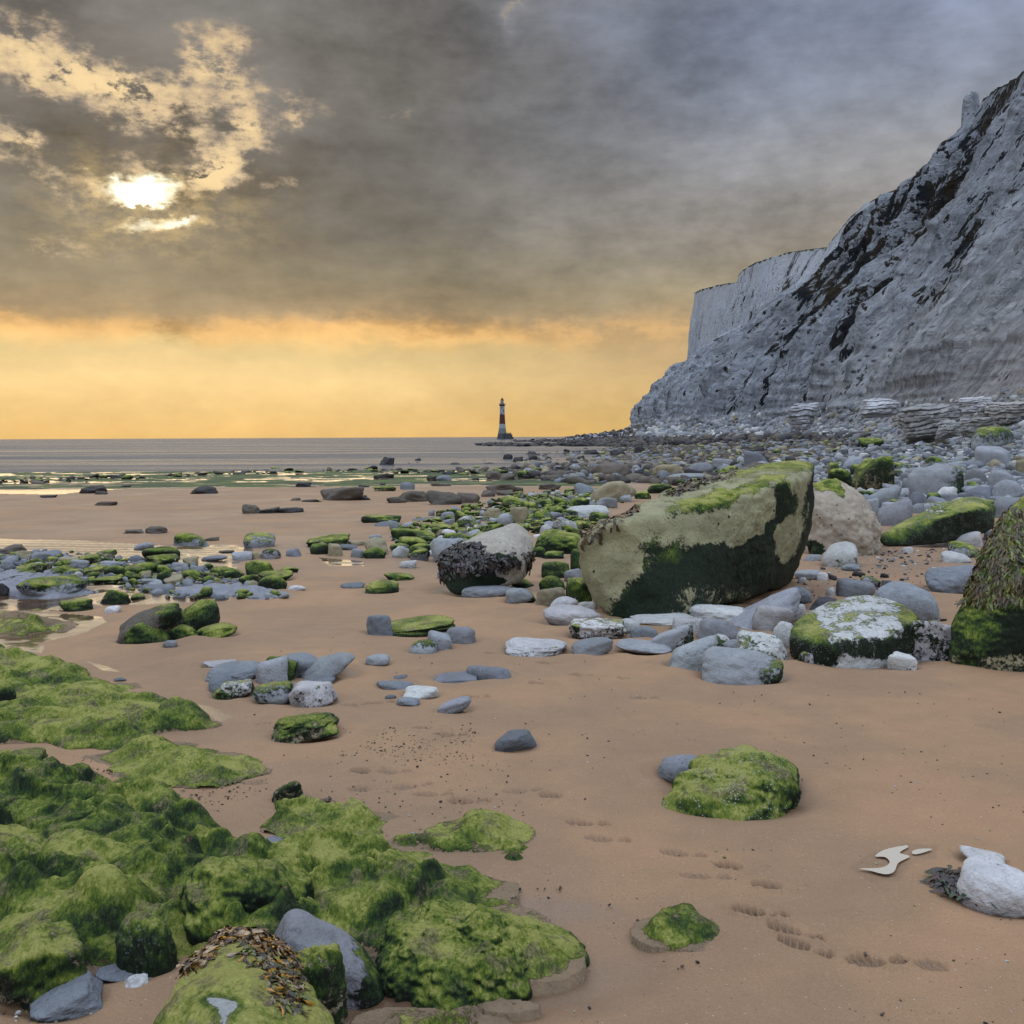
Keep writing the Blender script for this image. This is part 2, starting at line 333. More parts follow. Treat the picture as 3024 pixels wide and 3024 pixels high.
# sand
sand, q, bs = newmat('sand')
pos = q.new('ShaderNodeNewGeometry').outputs['Position']
wet = q.attr('wet'); grn = q.attr('green'); dk = q.attr('grit')
n0 = q.noise(pos, 0.7, 4, 0.6); n1 = q.noise(pos, 6.0, 5, 0.6); n2 = q.noise(pos, 110.0, 3, 0.7); n3 = q.noise(pos, 420.0, 2, 0.6)
v = q.m('ADD', q.m('ADD', q.m('MULTIPLY_ADD', q.m('SUBTRACT', n0, 0.5), 0.35, 1.0), q.m('MULTIPLY', q.m('SUBTRACT', n1, 0.5), 0.28)), q.m('ADD', q.m('MULTIPLY', q.m('SUBTRACT', n2, 0.5), 0.6), q.m('MULTIPLY', q.m('SUBTRACT', n3, 0.5), 0.9)))
c = q.mix(q.sm(n0, 0.4, 0.62), (0.250, 0.157, 0.092, 1), (0.288, 0.173, 0.096, 1))
c = q.mix(1.0, c, q.comb(v, v, v), 'MULTIPLY')
fk = q.m('MULTIPLY', q.sm(q.vor(pos, 38.0), 0.14, 0.08), q.sm(n1, 0.5, 0.6))
c = q.mix(q.m('MULTIPLY', fk, 0.75), c, (0.03, 0.022, 0.018, 1))
fw = q.m('MULTIPLY', q.sm(q.vor(q.mapping(pos, (1, 1, 1), (0, 0, 1)), 31.0), 0.10, 0.05), 0.7)
c = q.mix(fw, c, (0.5, 0.45, 0.4, 1))
c = q.mix(q.sm(wet, 0.0, 1.0), c, q.mix(1.0, c, (0.34, 0.33, 0.36, 1), 'MULTIPLY'))  # darkens wet sand, and the contact shade painted round stones
c = q.mix(q.sm(q.m('ADD', dk, q.m('MULTIPLY', q.m('SUBTRACT', n1, 0.5), 0.6)), 0.35, 0.65), c, (0.05, 0.048, 0.045, 1))
gm = q.sm(q.m('ADD', grn, q.m('MULTIPLY', q.m('SUBTRACT', n1, 0.5), 0.9)), 0.42, 0.58)
gc = q.ramp(q.noise(q.mapping(pos, (0.3, 1, 1)), 0.9, 7, 0.72), [(0.38, (0.010, 0.018, 0.008, 1)), (0.5, (0.030, 0.055, 0.012, 1)), (0.64, (0.11, 0.15, 0.02, 1))])
c = q.mix(gm, c, gc)
q.l.new(c, bs.inputs['Base Color'])
q.l.new(q.m('ADD', q.sm(wet, 0.1, 0.95, 0.72, 0.06), q.m('MULTIPLY', gm, 0.5), clamp=True), bs.inputs['Roughness'])
q.l.new(q.sm(wet, 0.1, 0.9, 0.3, 0.8), bs.inputs['Specular IOR Level'])
bh = q.m('ADD', q.m('MULTIPLY', n1, 0.9), q.m('ADD', q.m('MULTIPLY', n2, 0.22), q.m('MULTIPLY', n3, 0.12)))
bmp = q.new('ShaderNodeBump'); q.l.new(bh, bmp.inputs['Height']); bmp.inputs['Distance'].default_value = 0.022
q.l.new(q.sm(wet, 0.3, 1.0, 0.55, 0.04), bmp.inputs['Strength']); q.l.new(bmp.outputs[0], bs.inputs['Normal'])

# sea
seam, q, bs = newmat('sea_water')
pos = q.new('ShaderNodeNewGeometry').outputs['Position']
w1 = q.noise(q.mapping(pos, (0.25, 1, 1)), 0.35, 5, 0.6); w2 = q.noise(q.mapping(pos, (0.35, 1, 1)), 1.1, 5, 0.65); w0 = q.noise(q.mapping(pos, (0.06, 0.5, 1)), 0.08, 3, 0.6)
bs.inputs['Base Color'].default_value = (0.055, 0.070, 0.095, 1); bs.inputs['IOR'].default_value = 1.33; bs.inputs['Specular IOR Level'].default_value = 0.38
q.l.new(q.sm(q.noise(q.mapping(pos, (0.05, 0.4, 1)), 0.12, 5, 0.65), 0.35, 0.65, 0.14, 0.34), bs.inputs['Roughness'])
ot = [n for n in q.n if n.type == 'OUTPUT_MATERIAL'][0]; df = q.new('ShaderNodeBsdfDiffuse'); df.inputs[0].default_value = (0.078, 0.084, 0.095, 1)
mxs = q.new('ShaderNodeMixShader'); q.l.new(q.sm(q.noise(q.mapping(pos, (0.04, 0.5, 1)), 0.2, 6, 0.7), 0.3, 0.7, 0.66, 0.44), mxs.inputs[0]); q.l.new(bs.outputs[0], mxs.inputs[1]); q.l.new(df.outputs[0], mxs.inputs[2]); q.l.new(mxs.outputs[0], ot.inputs[0])
bh = q.m('ADD', q.m('MULTIPLY', w1, 1.0), q.m('MULTIPLY', w2, 0.28))
bmp = q.new('ShaderNodeBump'); q.l.new(bh, bmp.inputs['Height']); bmp.inputs['Distance'].default_value = 1.2
q.l.new(q.sm(w0, 0.4, 0.6, 0.6, 1.0), bmp.inputs['Strength']); q.l.new(bmp.outputs[0], bs.inputs['Normal'])
poolm, q, bs = newmat('still_water')
bs.inputs['Base Color'].default_value = (0.47, 0.41, 0.33, 1); bs.inputs['Roughness'].default_value = 0.14; bs.inputs['IOR'].default_value = 1.45
pos = q.new('ShaderNodeNewGeometry').outputs['Position']
q.l.new(q.bump(q.noise(pos, 9.0, 3), 0.05, 0.01), bs.inputs['Normal'])

weedm, q, bs = newmat('seaweed')
pos = q.new('ShaderNodeNewGeometry').outputs['Position']
q.l.new(q.mix(1.0, q.attr('tone', 'Color'), q.ramp(q.noise(pos, 60.0, 3), [(0.35, (0.5, 0.5, 0.5, 1)), (0.65, (1.4, 1.4, 1.4, 1))]), 'MULTIPLY'), bs.inputs['Base Color'])
bs.inputs['Roughness'].default_value = 0.4
def plain(name, c, rough=0.7, var=0.25, scale=0.8, metal=0.0):
    m, q, bs = newmat(name); pos = q.new('ShaderNodeNewGeometry').outputs['Position']
    n = q.noise(pos, scale, 5, 0.65); v = q.m('MULTIPLY_ADD', q.m('SUBTRACT', n, 0.5), var*2, 1.0)
    q.l.new(q.mix(1.0, (*c, 1), q.comb(v, v, v), 'MULTIPLY'), bs.inputs['Base Color']); bs.inputs['Roughness'].default_value = rough
    bs.inputs['Metallic'].default_value = metal
    return m

# ------------------------------------------------------------------ icospheres
_ico = {}
def ico(n):
    if n not in _ico:
        bm = bmesh.new(); bmesh.ops.create_icosphere(bm, subdivisions=n, radius=1.0)
        V = np.array([v.co[:] for v in bm.verts]); V /= np.linalg.norm(V, axis=1)[:, None]
        F = np.array([[v.index for v in f.verts] for f in bm.faces]); bm.free(); _ico[n] = (V, F)
    return _ico[n]
def unit_rock(seed, sub=4, p=6, cuts=5, rough=0.06, flat=0.0):
    rs = np.random.RandomState(seed); V, F = ico(sub)
    N = [(1, 0, 0), (-1, 0, 0), (0, 1, 0), (0, -1, 0), (0, 0, 1), (0, 0, -1)]
    d = [1.0]*6
    for k in range(cuts):
        n = rs.normal(size=3); n /= np.linalg.norm(n); N.append(n); d.append(rs.uniform(0.78, 1.05))
    N = np.array(N, dtype=float); N[:6] += rs.normal(size=(6, 3))*0.16; N /= np.linalg.norm(N, axis=1)[:, None]
    q_ = np.maximum(V@N.T, 0)/np.array(d)
    r = (q_**p).sum(1)**(-1.0/p)
    r = r*(1+rough*2.0*fbm(V*1.3+seed*3.7, 3, seed)+rough*fbm(V*4.5+seed, 3, seed+9))
    W = V*r[:, None]
    W = W-(W.max(0)+W.min(0))/2; W = W/((W.max(0)-W.min(0))/2)
    return W, F

TONES = {'grey': (0.235, 0.25, 0.272), 'blue': (0.15, 0.165, 0.19), 'white': (0.41, 0.41, 0.415), 'tan': (0.25, 0.22, 0.145), 'brown': (0.10, 0.085, 0.07), 'dark': (0.028, 0.026, 0.028), 'slate': (0.075, 0.075, 0.085)}
# style: tone, alg base, alg top bias, alg side(x) bias, wet, shape p, cuts, rough
ST = {
 'grey':  ('grey', 0.23, -.1, 0, 0.1, 3.1, 3, .05),
 'gflat': ('blue', 0.0, -.1, 0, 0.1, 5, 3, .06),
 'blue':  ('blue', 0.20, -.1, 0, 0.1, 3.1, 5, .06),
 'white': ('white', 0.17, -.05, 0, 0.1, 3.1, 4, .06),
 'spot':  ('white', 0.36, -.12, 0, 0.4, 6, 5, .07),
 'mix':   ('white', 0.50, -.05, 0, 0.2, 6, 5, .09),
 'gtop':  ('grey', 0.42, .26, 0, 0.1, 3.1, 4, .06),
 'gside': ('grey', 0.22, -.1, .42, 0.3, 3.1, 4, .05),
 'gbase': ('grey', 0.22, -.42, 0, 0.6, 3.1, 4, .05),
 'moss':  ('grey', 0.86, .05, 0, 0.05, 3.1, 4, .07),
 'dmoss': ('grey', 0.86, .0, 0, 0.45, 3.1, 4, .07),
 'tan':   ('tan', 0.20, -.05, 0, 0.1, 8, 6, .10),
 'tang':  ('tan', 0.56, .12, 0, 0.2, 7, 6, .10),
 'brown': ('brown', 0.22, -.15, 0, 0.4, 9, 6, .11),
 'dark':  ('dark', 0.18, .0, 0, 0.8, 9, 6, .13),
 'bside': ('brown', 0.30, .15, .45, 0.3, 3.2, 4, .06),
 'slate': ('slate', 0.0, 0, 0, 0.1, 8, 5, .06),
}
rocks = []          # (x, y, radius) for the sand scour
def rock_attrs(V, style, seed, h, cz, W):
    t, a0, at, asd, wt, *_ = ST[style]
    rs = np.random.RandomState(seed+77)
    tn = np.array(TONES[t])*(1+rs.uniform(-.25, .22))*(1+rs.uniform(-.022, .022, 3))
    alg = a0+at*V[:, 2]+asd*V[:, 0]+rs.uniform(-.05, .05)
    w = wt-0.25*V[:, 2]
    return dict(alg=alg, wet=np.clip(w, 0, 1), pit=np.zeros(len(V)), spk={'mix': .7, 'dmoss': .2}.get(style, 0.0)), tn
def put_rock(box, style, seed, rot=0, dr=0.85, bury=0.34, sub=None, p=None, cuts=None, rough=None):
    x0, y0, x1, y1 = box; w_px = x1-x0
    s = ST[style]
    if sub is None: sub = 5 if w_px > 150 else (4 if w_px > 45 else 3)
    U, F = unit_rock(seed, sub, (p or s[5])*(.85+1.9*((seed*37) % 100/100)**2), cuts if cuts is not None else s[6], rough or s[7])
    if rot:
        a = math.radians(rot); c, s_ = math.cos(a), math.sin(a)
        ar = max(0.3, min(1.0, (y1-y0)/w_px)); U = U*np.array([1, 1, ar*0.75])
        U = np.stack([U[:, 0]*c-U[:, 2]*s_, U[:, 1], U[:, 0]*s_+U[:, 2]*c], 1)
        U = U-(U.max(0)+U.min(0))/2; U = U/((U.max(0)-U.min(0))/2)
    c0 = hit((x0+x1)/2, y1); D = c0[1]
    w = w_px/FPX*D; d = dr*w; h = max(0.1*w, (y1-y0)/FPX*D)/(1-bury)
    cx = c0[0]; cy = D+d*0.4
    yh = 1289+(1512-(x0+x1)/2)*0.0047
    for it in range(9):
        az = math.atan2(cx, cy); ca, sa = math.cos(az), math.sin(az)
        gz = float(g(cx, cy-d*0.3)); L = U*np.array([w/2, d/2, h/2])
        W = np.stack([L[:, 0]*ca+L[:, 1]*sa+cx, -L[:, 0]*sa+L[:, 1]*ca+cy, L[:, 2]+gz+h*(0.5-bury)], 1)
        vis = W[W[:, 2] > gz-0.002*h]
        pp = proj(vis); a, b_ = pp.min(0), pp.max(0)
        w *= np.clip(w_px/(b_[0]-a[0]), .7, 1.4)
        cx += ((x0+x1)/2-(a[0]+b_[0])/2)/FPX*cy
        k = np.clip((b_[1]-yh)/max(y1-yh, 3), 0.8, 1.25); cy *= k**0.8; cx *= k**0.8
        e = (a[1]-y0)/FPX*cy
        h += e*0.9
        if h < 0.12*w:
            h = 0.12*w; d *= 0.85
        else: d = max(d, min(dr*w, d*1.03))
    gz = float(g(cx, cy-d*0.3))
    az = math.atan2(cx, cy); ca, sa = math.cos(az), math.sin(az)
    L = U*np.array([w/2, d/2, h/2])
    W = np.stack([L[:, 0]*ca+L[:, 1]*sa+cx, -L[:, 0]*sa+L[:, 1]*ca+cy, L[:, 2]+gz+h*(0.5-bury)], 1)
    at, tn = rock_attrs(U, style, seed, h, 0, W)
    rocks.append((cx, cy, w/2, d/2))
    return W, F, at, tn, (cx, cy, gz)

exec_stones = True
# ------------------------------------------------------------------ stone tables (boxes read off the photograph, one frame per table)
Z = {'A': (0, 1200, 1.932), 'B': (900, 1200, 1.932), 'C': (1600, 1250, 2.415), 'D': (2224, 1250, 2.415), 'E': (0, 1800, 2.415),
     'F': (0, 2300, 2.1467), 'G': (800, 2300, 2.0337), 'H': (1750, 2100, 1.5165), 'I': (500, 1900, 1.7564)}
T = []
def tab(zone, frame, rows):
    for r in rows: T.append((zone, frame)+tuple(r))
z_edge = "dark rocks along the water's edge on the left"
tab(z_edge, 'A', [(450,450,614,497,'dark'),(538,482,618,503,'dark'),(225,505,330,522,'dark'),(538,541,673,566,'brown'),(688,448,752,461,'dark'),(1083,453,1245,500,'dark'),(1685,434,1778,461,'dark')])
z_open = 'rocks scattered on the open sand left of centre'
tab(z_open, 'A', [(1380,558,1495,612,'brown'),(1475,572,1600,611,'dark'),(1590,575,1735,608,'dark'),(1657,521,1716,538,'brown'),(1718,530,1840,546,'dark'),(827,683,957,725,'brown'),(705,700,822,727,'brown'),
 (990,720,1190,798,'gtop'),(1165,745,1253,770,'brown'),(1384,718,1573,803,'gtop'),(762,776,880,818,'grey')])
tab(z_open, 'B', [(88,457,340,537,'brown'),(250,505,375,535,'dark'),(465,515,580,552,'brown'),(530,482,715,545,'brown'),(688,478,900,562,'brown'),(850,490,1000,550,'brown'),(1005,476,1090,516,'brown'),(1030,442,1215,490,'brown'),
 (1085,474,1190,508,'brown'),(1180,460,1248,484,'brown'),(423,382,512,412,'dark'),(392,390,440,410,'dark'),(693,397,760,423,'brown'),(748,392,838,425,'blue'),(388,453,522,484,'tang'),(543,432,628,474,'blue'),(305,448,370,462,'dark'),(715,437,838,453,'brown'),
 (425,437,463,447,'dark'),(1030,365,1125,413,'brown'),(1110,380,1200,423,'brown'),(953,408,996,420,'dark'),(320,618,552,665,'dmoss'),(400,652,555,680,'gflat'),(613,630,760,657,'gflat'),(748,590,805,625,'tang'),(775,600,855,640,'grey'),
 (1333,438,1463,475,'brown'),(1357,480,1433,500,'brown'),(975,583,1045,602,'brown')])
z_row = 'row of stones across the wet sand on the left'
tab(z_row, 'A', [(0,786,172,848,'brown'),(80,822,185,866,'tan'),(172,834,308,880,'grey'),(185,818,355,866,'blue'),(-10,848,110,905,'gflat'),(0,880,80,912,'gflat'),(75,893,305,980,'tang'),(103,934,232,988,'dmoss'),(233,919,345,975,'gtop'),
 (320,905,440,965,'moss'),(355,926,470,975,'gtop'),(400,875,510,930,'grey'),(337,858,480,905,'tan'),(435,843,590,905,'tang'),(530,815,670,862,'tang'),(560,880,705,920,'grey'),(470,905,612,970,'tang'),(592,907,722,970,'dmoss'),
 (700,888,908,965,'moss'),(707,938,805,1000,'tang'),(808,798,1030,865,'moss'),(818,840,1025,905,'tang'),(1040,855,1135,897,'tan'),(1148,848,1300,882,'blue'),(895,905,985,960,'moss'),(893,930,985,1018,'dmoss'),(930,956,1052,1016,'tan'),
 (803,938,864,980,'tan'),(800,980,915,1016,'grey'),(1015,930,1150,992,'dmoss'),(1055,970,1103,998,'tan'),(1140,945,1255,987,'tang'),(1193,912,1393,980,'dmoss'),(1270,934,1360,985,'moss'),(1398,877,1572,962,'dmoss'),(1470,932,1675,993,'moss'),
 (1350,960,1490,1018,'tang'),(1460,965,1640,1048,'dmoss'),(1410,992,1475,1040,'tan'),(1600,915,1705,950,'tang'),(1483,810,1605,870,'gtop'),(1320,825,1440,878,'grey'),(1437,830,1490,873,'tan'),(1630,810,1720,857,'blue'),(1246,820,1340,840,'dark'),
 (985,890,1080,940,'grey'),(1085,905,1140,940,'grey'),(422,942,475,974,'white'),(615,950,660,975,'white')])
z_wet = 'stones beside the tide pools on the left'
tab(z_wet, 'A', [(90,965,500,1085,'gtop'),(800,1015,1000,1070,'gflat'),(480,968,700,1020,'tang'),(1020,1040,1440,1085,'gflat'),(570,1045,745,1130,'dmoss'),(745,1065,833,1103,'dmoss'),(337,1093,532,1165,'dmoss'),(595,1135,692,1176,'white'),(1635,1020,1745,1052,'white'),(-40,1008,55,1080,'dark'),
 (80,1195,290,1250,'dmoss'),(300,1240,385,1275,'dmoss')])
z_heap = 'heap of mossy boulders left of centre'
tab(z_heap, 'A', [(672,1120,1040,1340,'bside',14),(965,1097,1257,1285,'dmoss',12),(705,1233,982,1352,'moss'),(950,1243,1135,1328,'moss'),(1115,1233,1355,1315,'moss',10)])
tab(z_heap, 'E', [(1160,218,1265,265,'grey')])
z_clus = 'cluster of grey and mossy stones in the middle of the sand'
tab(z_clus, 'I', [(168,82,352,127,'spot'),(185,90,482,195,'blue'),(203,158,340,250,'blue'),(228,183,445,285,'mix'),(560,45,810,160,'blue'),(445,60,620,215,'grey'),(500,65,670,200,'tang'),(673,44,963,185,'grey',14),(432,193,655,308,'gtop',8),(660,168,862,225,'blue'),(617,193,875,322,'spot')])
z_sin = 'single stones on the sand in the middle'
tab(z_sin, 'I', [(1015,53,1145,115,'grey'),(530,357,882,505,'tang',8),(1213,217,1398,288,'white'),(1118,264,1178,290,'blue'),(1180,278,1300,320,'blue'),(1388,272,1567,357,'grey',12),(1687,445,1898,553,'blue',10),(1075,195,1265,233,'gflat'),(1165,162,1235,184,'gflat'),(1370,145,1600,200,'gflat'),(1540,115,1765,180,'gflat')])
tab(z_sin, 'B', [(350,1188,500,1300,'blue'),(398,1190,860,1308,'dmoss',9),(595,1327,755,1405,'gtop'),(700,1277,840,1390,'grey'),(805,1255,975,1352,'grey'),(450,948,627,993,'dmoss'),(205,1003,345,1038,'blue'),(345,990,540,1067,'dmoss'),(540,877,642,922,'white'),(755,940,800,980,'grey')])
z_sea = 'dark rocks standing in the shallow water'
tab(z_sea, 'B', [(423,287,512,350,'dark'),(627,296,670,325,'dark'),(823,320,905,350,'dark'),(1130,272,1187,313,'dark'),(1187,286,1245,332,'dark'),(1258,254,1325,285,'dark'),(1275,277,1330,317,'dark'),(1368,286,1410,313,'dark'),(1475,243,1512,270,'dark'),(1530,252,1576,273,'dark'),
 (1577,247,1690,283,'dark'),(1550,280,1598,312,'dark'),(1655,272,1690,300,'dark'),(1742,245,1835,293,'dark'),(1875,222,1940,273,'dark'),(1000,308,1035,325,'dark')])
z_field = 'brown boulders at the back of the beach'
tab(z_field, 'B', [(1395,365,1528,412,'brown'),(1560,345,1640,400,'brown'),(1640,315,1880,405,'brown'),(1630,398,1695,424,'dmoss'),(1708,385,1818,417,'blue'),(1535,436,1650,503,'blue'),(1480,484,1538,506,'dmoss'),(1628,425,1893,545,'tan',12),(1005,320,1110,345,'dark')])
tab(z_field, 'C', [(790,290,1020,390,'tan'),(1035,278,1225,365,'grey'),(1215,250,1370,320,'grey'),(885,355,1165,418,'grey'),(1440,195,1620,305,'blue'),(1240,300,1400,380,'dmoss'),(990,150,1120,215,'brown'),(750,430,940,500,'dmoss'),(1390,235,1450,295,'grey'),(660,485,780,540,'moss'),(1750,180,1932,215,'grey')])
z_green = 'green stones behind the weed-hung boulder'
tab(z_green, 'B', [(1108,508,1255,580,'tang'),(1245,540,1325,603,'moss'),(1013,580,1125,635,'tan'),(720,625,800,650,'gflat'),(855,592,955,670,'moss'),(860,620,990,688,'mix'),(1170,572,1275,670,'tan'),(1100,608,1198,680,'gside'),(1050,635,1110,672,'grey'),(1295,590,1415,675,'gtop'),(1320,615,1410,675,'dmoss'),(1305,675,1398,725,'dmoss'),
 (1490,562,1740,632,'white'),(1650,518,1785,580,'grey'),(1790,500,1870,545,'grey'),(1880,483,1945,520,'dmoss'),(1325,530,1420,575,'dmoss'),(1420,520,1500,570,'moss'),(1500,520,1625,580,'dmoss'),(1380,570,1480,620,'moss'),(1460,590,1560,640,'gtop'),(1410,650,1560,710,'mix'),(1540,650,1640,700,'dmoss'),(1620,600,1740,660,'dmoss'),
 (1300,700,1608,838,'moss'),(1365,823,1480,870,'moss'),(1300,800,1380,860,'moss'),(700,668,840,705,'tang'),(840,690,905,730,'dmoss'),(745,700,860,745,'tan'),(780,720,920,790,'gtop'),(1003,668,1140,718,'tang'),(920,715,1030,780,'dmoss'),(1300,728,1420,748,'white'),(1650,640,1760,700,'tan')])
z_tan = 'tan and green stones between the sand and the weed-hung boulder'
tab(z_tan, 'B', [(8,725,262,806,'tang'),(28,780,145,843,'dmoss'),(130,780,218,853,'tan'),(490,695,640,765,'dmoss'),(610,705,750,752,'tang'),(520,742,718,820,'moss'),(485,780,600,835,'gtop'),(365,730,440,770,'grey'),(340,745,480,850,'tan'),(330,803,465,868,'dmoss'),(585,780,745,840,'moss'),(600,815,715,880,'gtop'),(715,750,930,890,'gside'),
 (245,765,350,800,'tan'),(200,785,300,820,'blue'),(262,810,335,860,'grey')])
z_mid = 'stones around the foot of the weed-hung boulder'
tab(z_mid, 'B', [(893,1020,1190,1095,'grey'),(1145,1034,1318,1122,'gside'),(1348,882,1515,975,'dmoss'),(1480,925,1580,1000,'grey'),(1515,812,1600,930,'moss'),(1335,965,1495,1060,'moss'),(1320,1030,1490,1138,'tan'),(1405,1045,1490,1120,'mix'),(1485,975,1640,1125,'tang'),(1395,1083,1560,1158,'white'),(1358,1130,1690,1242,'white'),(1555,1113,1670,1165,'white'),(1165,975,1305,1022,'dmoss')])
z_foot = 'pale stones along the foot of the great green boulder'
tab(z_foot, 'C', [(190,1385,605,1530,'mix'),(485,1390,700,1490,'white'),(-265,1525,187,1655,'spot'),(210,1523,510,1650,'grey',10),(525,1535,930,1642,'gbase'),(760,1430,1085,1612,'gside',14),(630,1445,830,1530,'blue'),(930,1378,1155,1490,'spot'),(1108,1385,1432,1542,'grey'),(1180,1500,1345,1612,'mix'),
 (1335,1170,1850,1460,'grey',24),(1740,1160,1930,1268,'blue'),(1495,1295,1800,1482,'white'),(1770,1287,1890,1402,'white'),(1630,1410,1830,1592,'white'),(1388,1470,1758,1692,'mix'),(1290,1540,1560,1642,'grey'),(908,1510,1285,1747,'gside',12),(1140,1590,1725,1842,'gside'),(620,1330,1120,1440,'white'),(1040,1290,1480,1410,'white')])
z_right = 'stones round the square mossy boulder on the right'
tab(z_right, 'D', [(320,1628,440,1710,'mix'),(1070,1400,1455,1678,'mix'),(955,1625,1175,1757,'spot'),(870,1125,1330,1412,'grey'),(590,1103,875,1240,'grey'),(515,1165,590,1230,'white'),(760,1085,912,1170,'gtop'),(410,1237,610,1332,'slate'),(910,1118,1020,1177,'slate'),(1222,1010,1640,1207,'blue'),
 (490,842,755,1019,'spot'),(360,935,490,980,'grey'),(628,1000,770,1052,'blue'),(295,1043,480,1117,'grey'),(320,1097,380,1142,'white'),(450,1058,535,1124,'white'),(530,1065,600,1117,'dark'),(705,1050,760,1090,'dark'),(750,1060,803,1097,'dark'),(905,1068,970,1102,'dark'),(1055,880,1143,927,'white'),
 (1365,770,1640,874,'white',8),(1385,838,1620,957,'gtop'),(1337,908,1560,994,'white'),(1640,760,1740,832,'blue'),(1420,1530,1475,1600,'blue')])
z_bank = 'boulders on the stony bank below the cliff'
tab(z_bank, 'D', [(885,540,1140,732,'grey',20),(885,610,990,692,'white'),(780,530,898,667,'grey'),(795,443,1060,577,'grey',12),(640,490,770,532,'grey'),(765,430,915,492,'blue'),(1125,570,1220,642,'grey'),(1215,570,1270,632,'grey'),(1125,500,1290,582,'grey'),(1320,495,1460,582,'grey'),
 (1100,280,1505,552,'gside'),(700,232,1010,492,'tang'),(525,318,715,492,'moss'),(455,405,670,532,'moss'),(510,272,615,377,'tang'),(640,235,790,332,'grey'),(690,290,790,392,'dmoss'),(1200,235,1410,322,'gtop'),(1500,320,1680,452,'grey'),(1500,450,1710,562,'blue'),(1700,400,1950,542,'grey'),(1670,330,1890,462,'grey'),
 (1710,520,1950,672,'grey'),(1450,263,1660,332,'blue'),(1580,160,1845,302,'grey'),(1520,50,1890,202,'gtop'),(1870,250,2000,392,'tan'),(1060,390,1130,470,'blue'),(990,330,1070,395,'gtop'),(975,275,1140,345,'gtop'),(930,250,1015,305,'dmoss'),(845,30,1010,105,'dark'),(740,110,940,180,'dmoss'),(1290,90,1380,160,'tan'),(1080,320,1200,400,'grey')])
z_near = 'stones on the sand at the lower right'
tab(z_near, 'H', [(293,193,545,314,'blue'),(1642,600,1850,700,'white'),(1630,643,2060,915,'white')])
z_low = 'boulders among the mossy ledge at the lower left'
tab(z_low, 'F', [(187,1210,655,1537,'blue',22),(775,1230,948,1397,'spot'),(1505,362,1790,478,'blue'),(600,1130,1080,1292,'blue')])
tab(z_low, 'E', [(-120,500,118,760,'dmoss'),(-120,980,343,1192,'moss'),(812,484,905,512,'blue')])
Z['P'] = (0, 0, 1)
tab(z_low, 'P', [(512,2526,930,2815,'moss',-8),(800,2683,1122,2945,'gside',-10),(830,2785,1028,3060,'tang'),(-60,2714,279,2975,'tang',14),(340,2690,527,2895,'dmoss'),(802,2305,898,2368,'tang')])
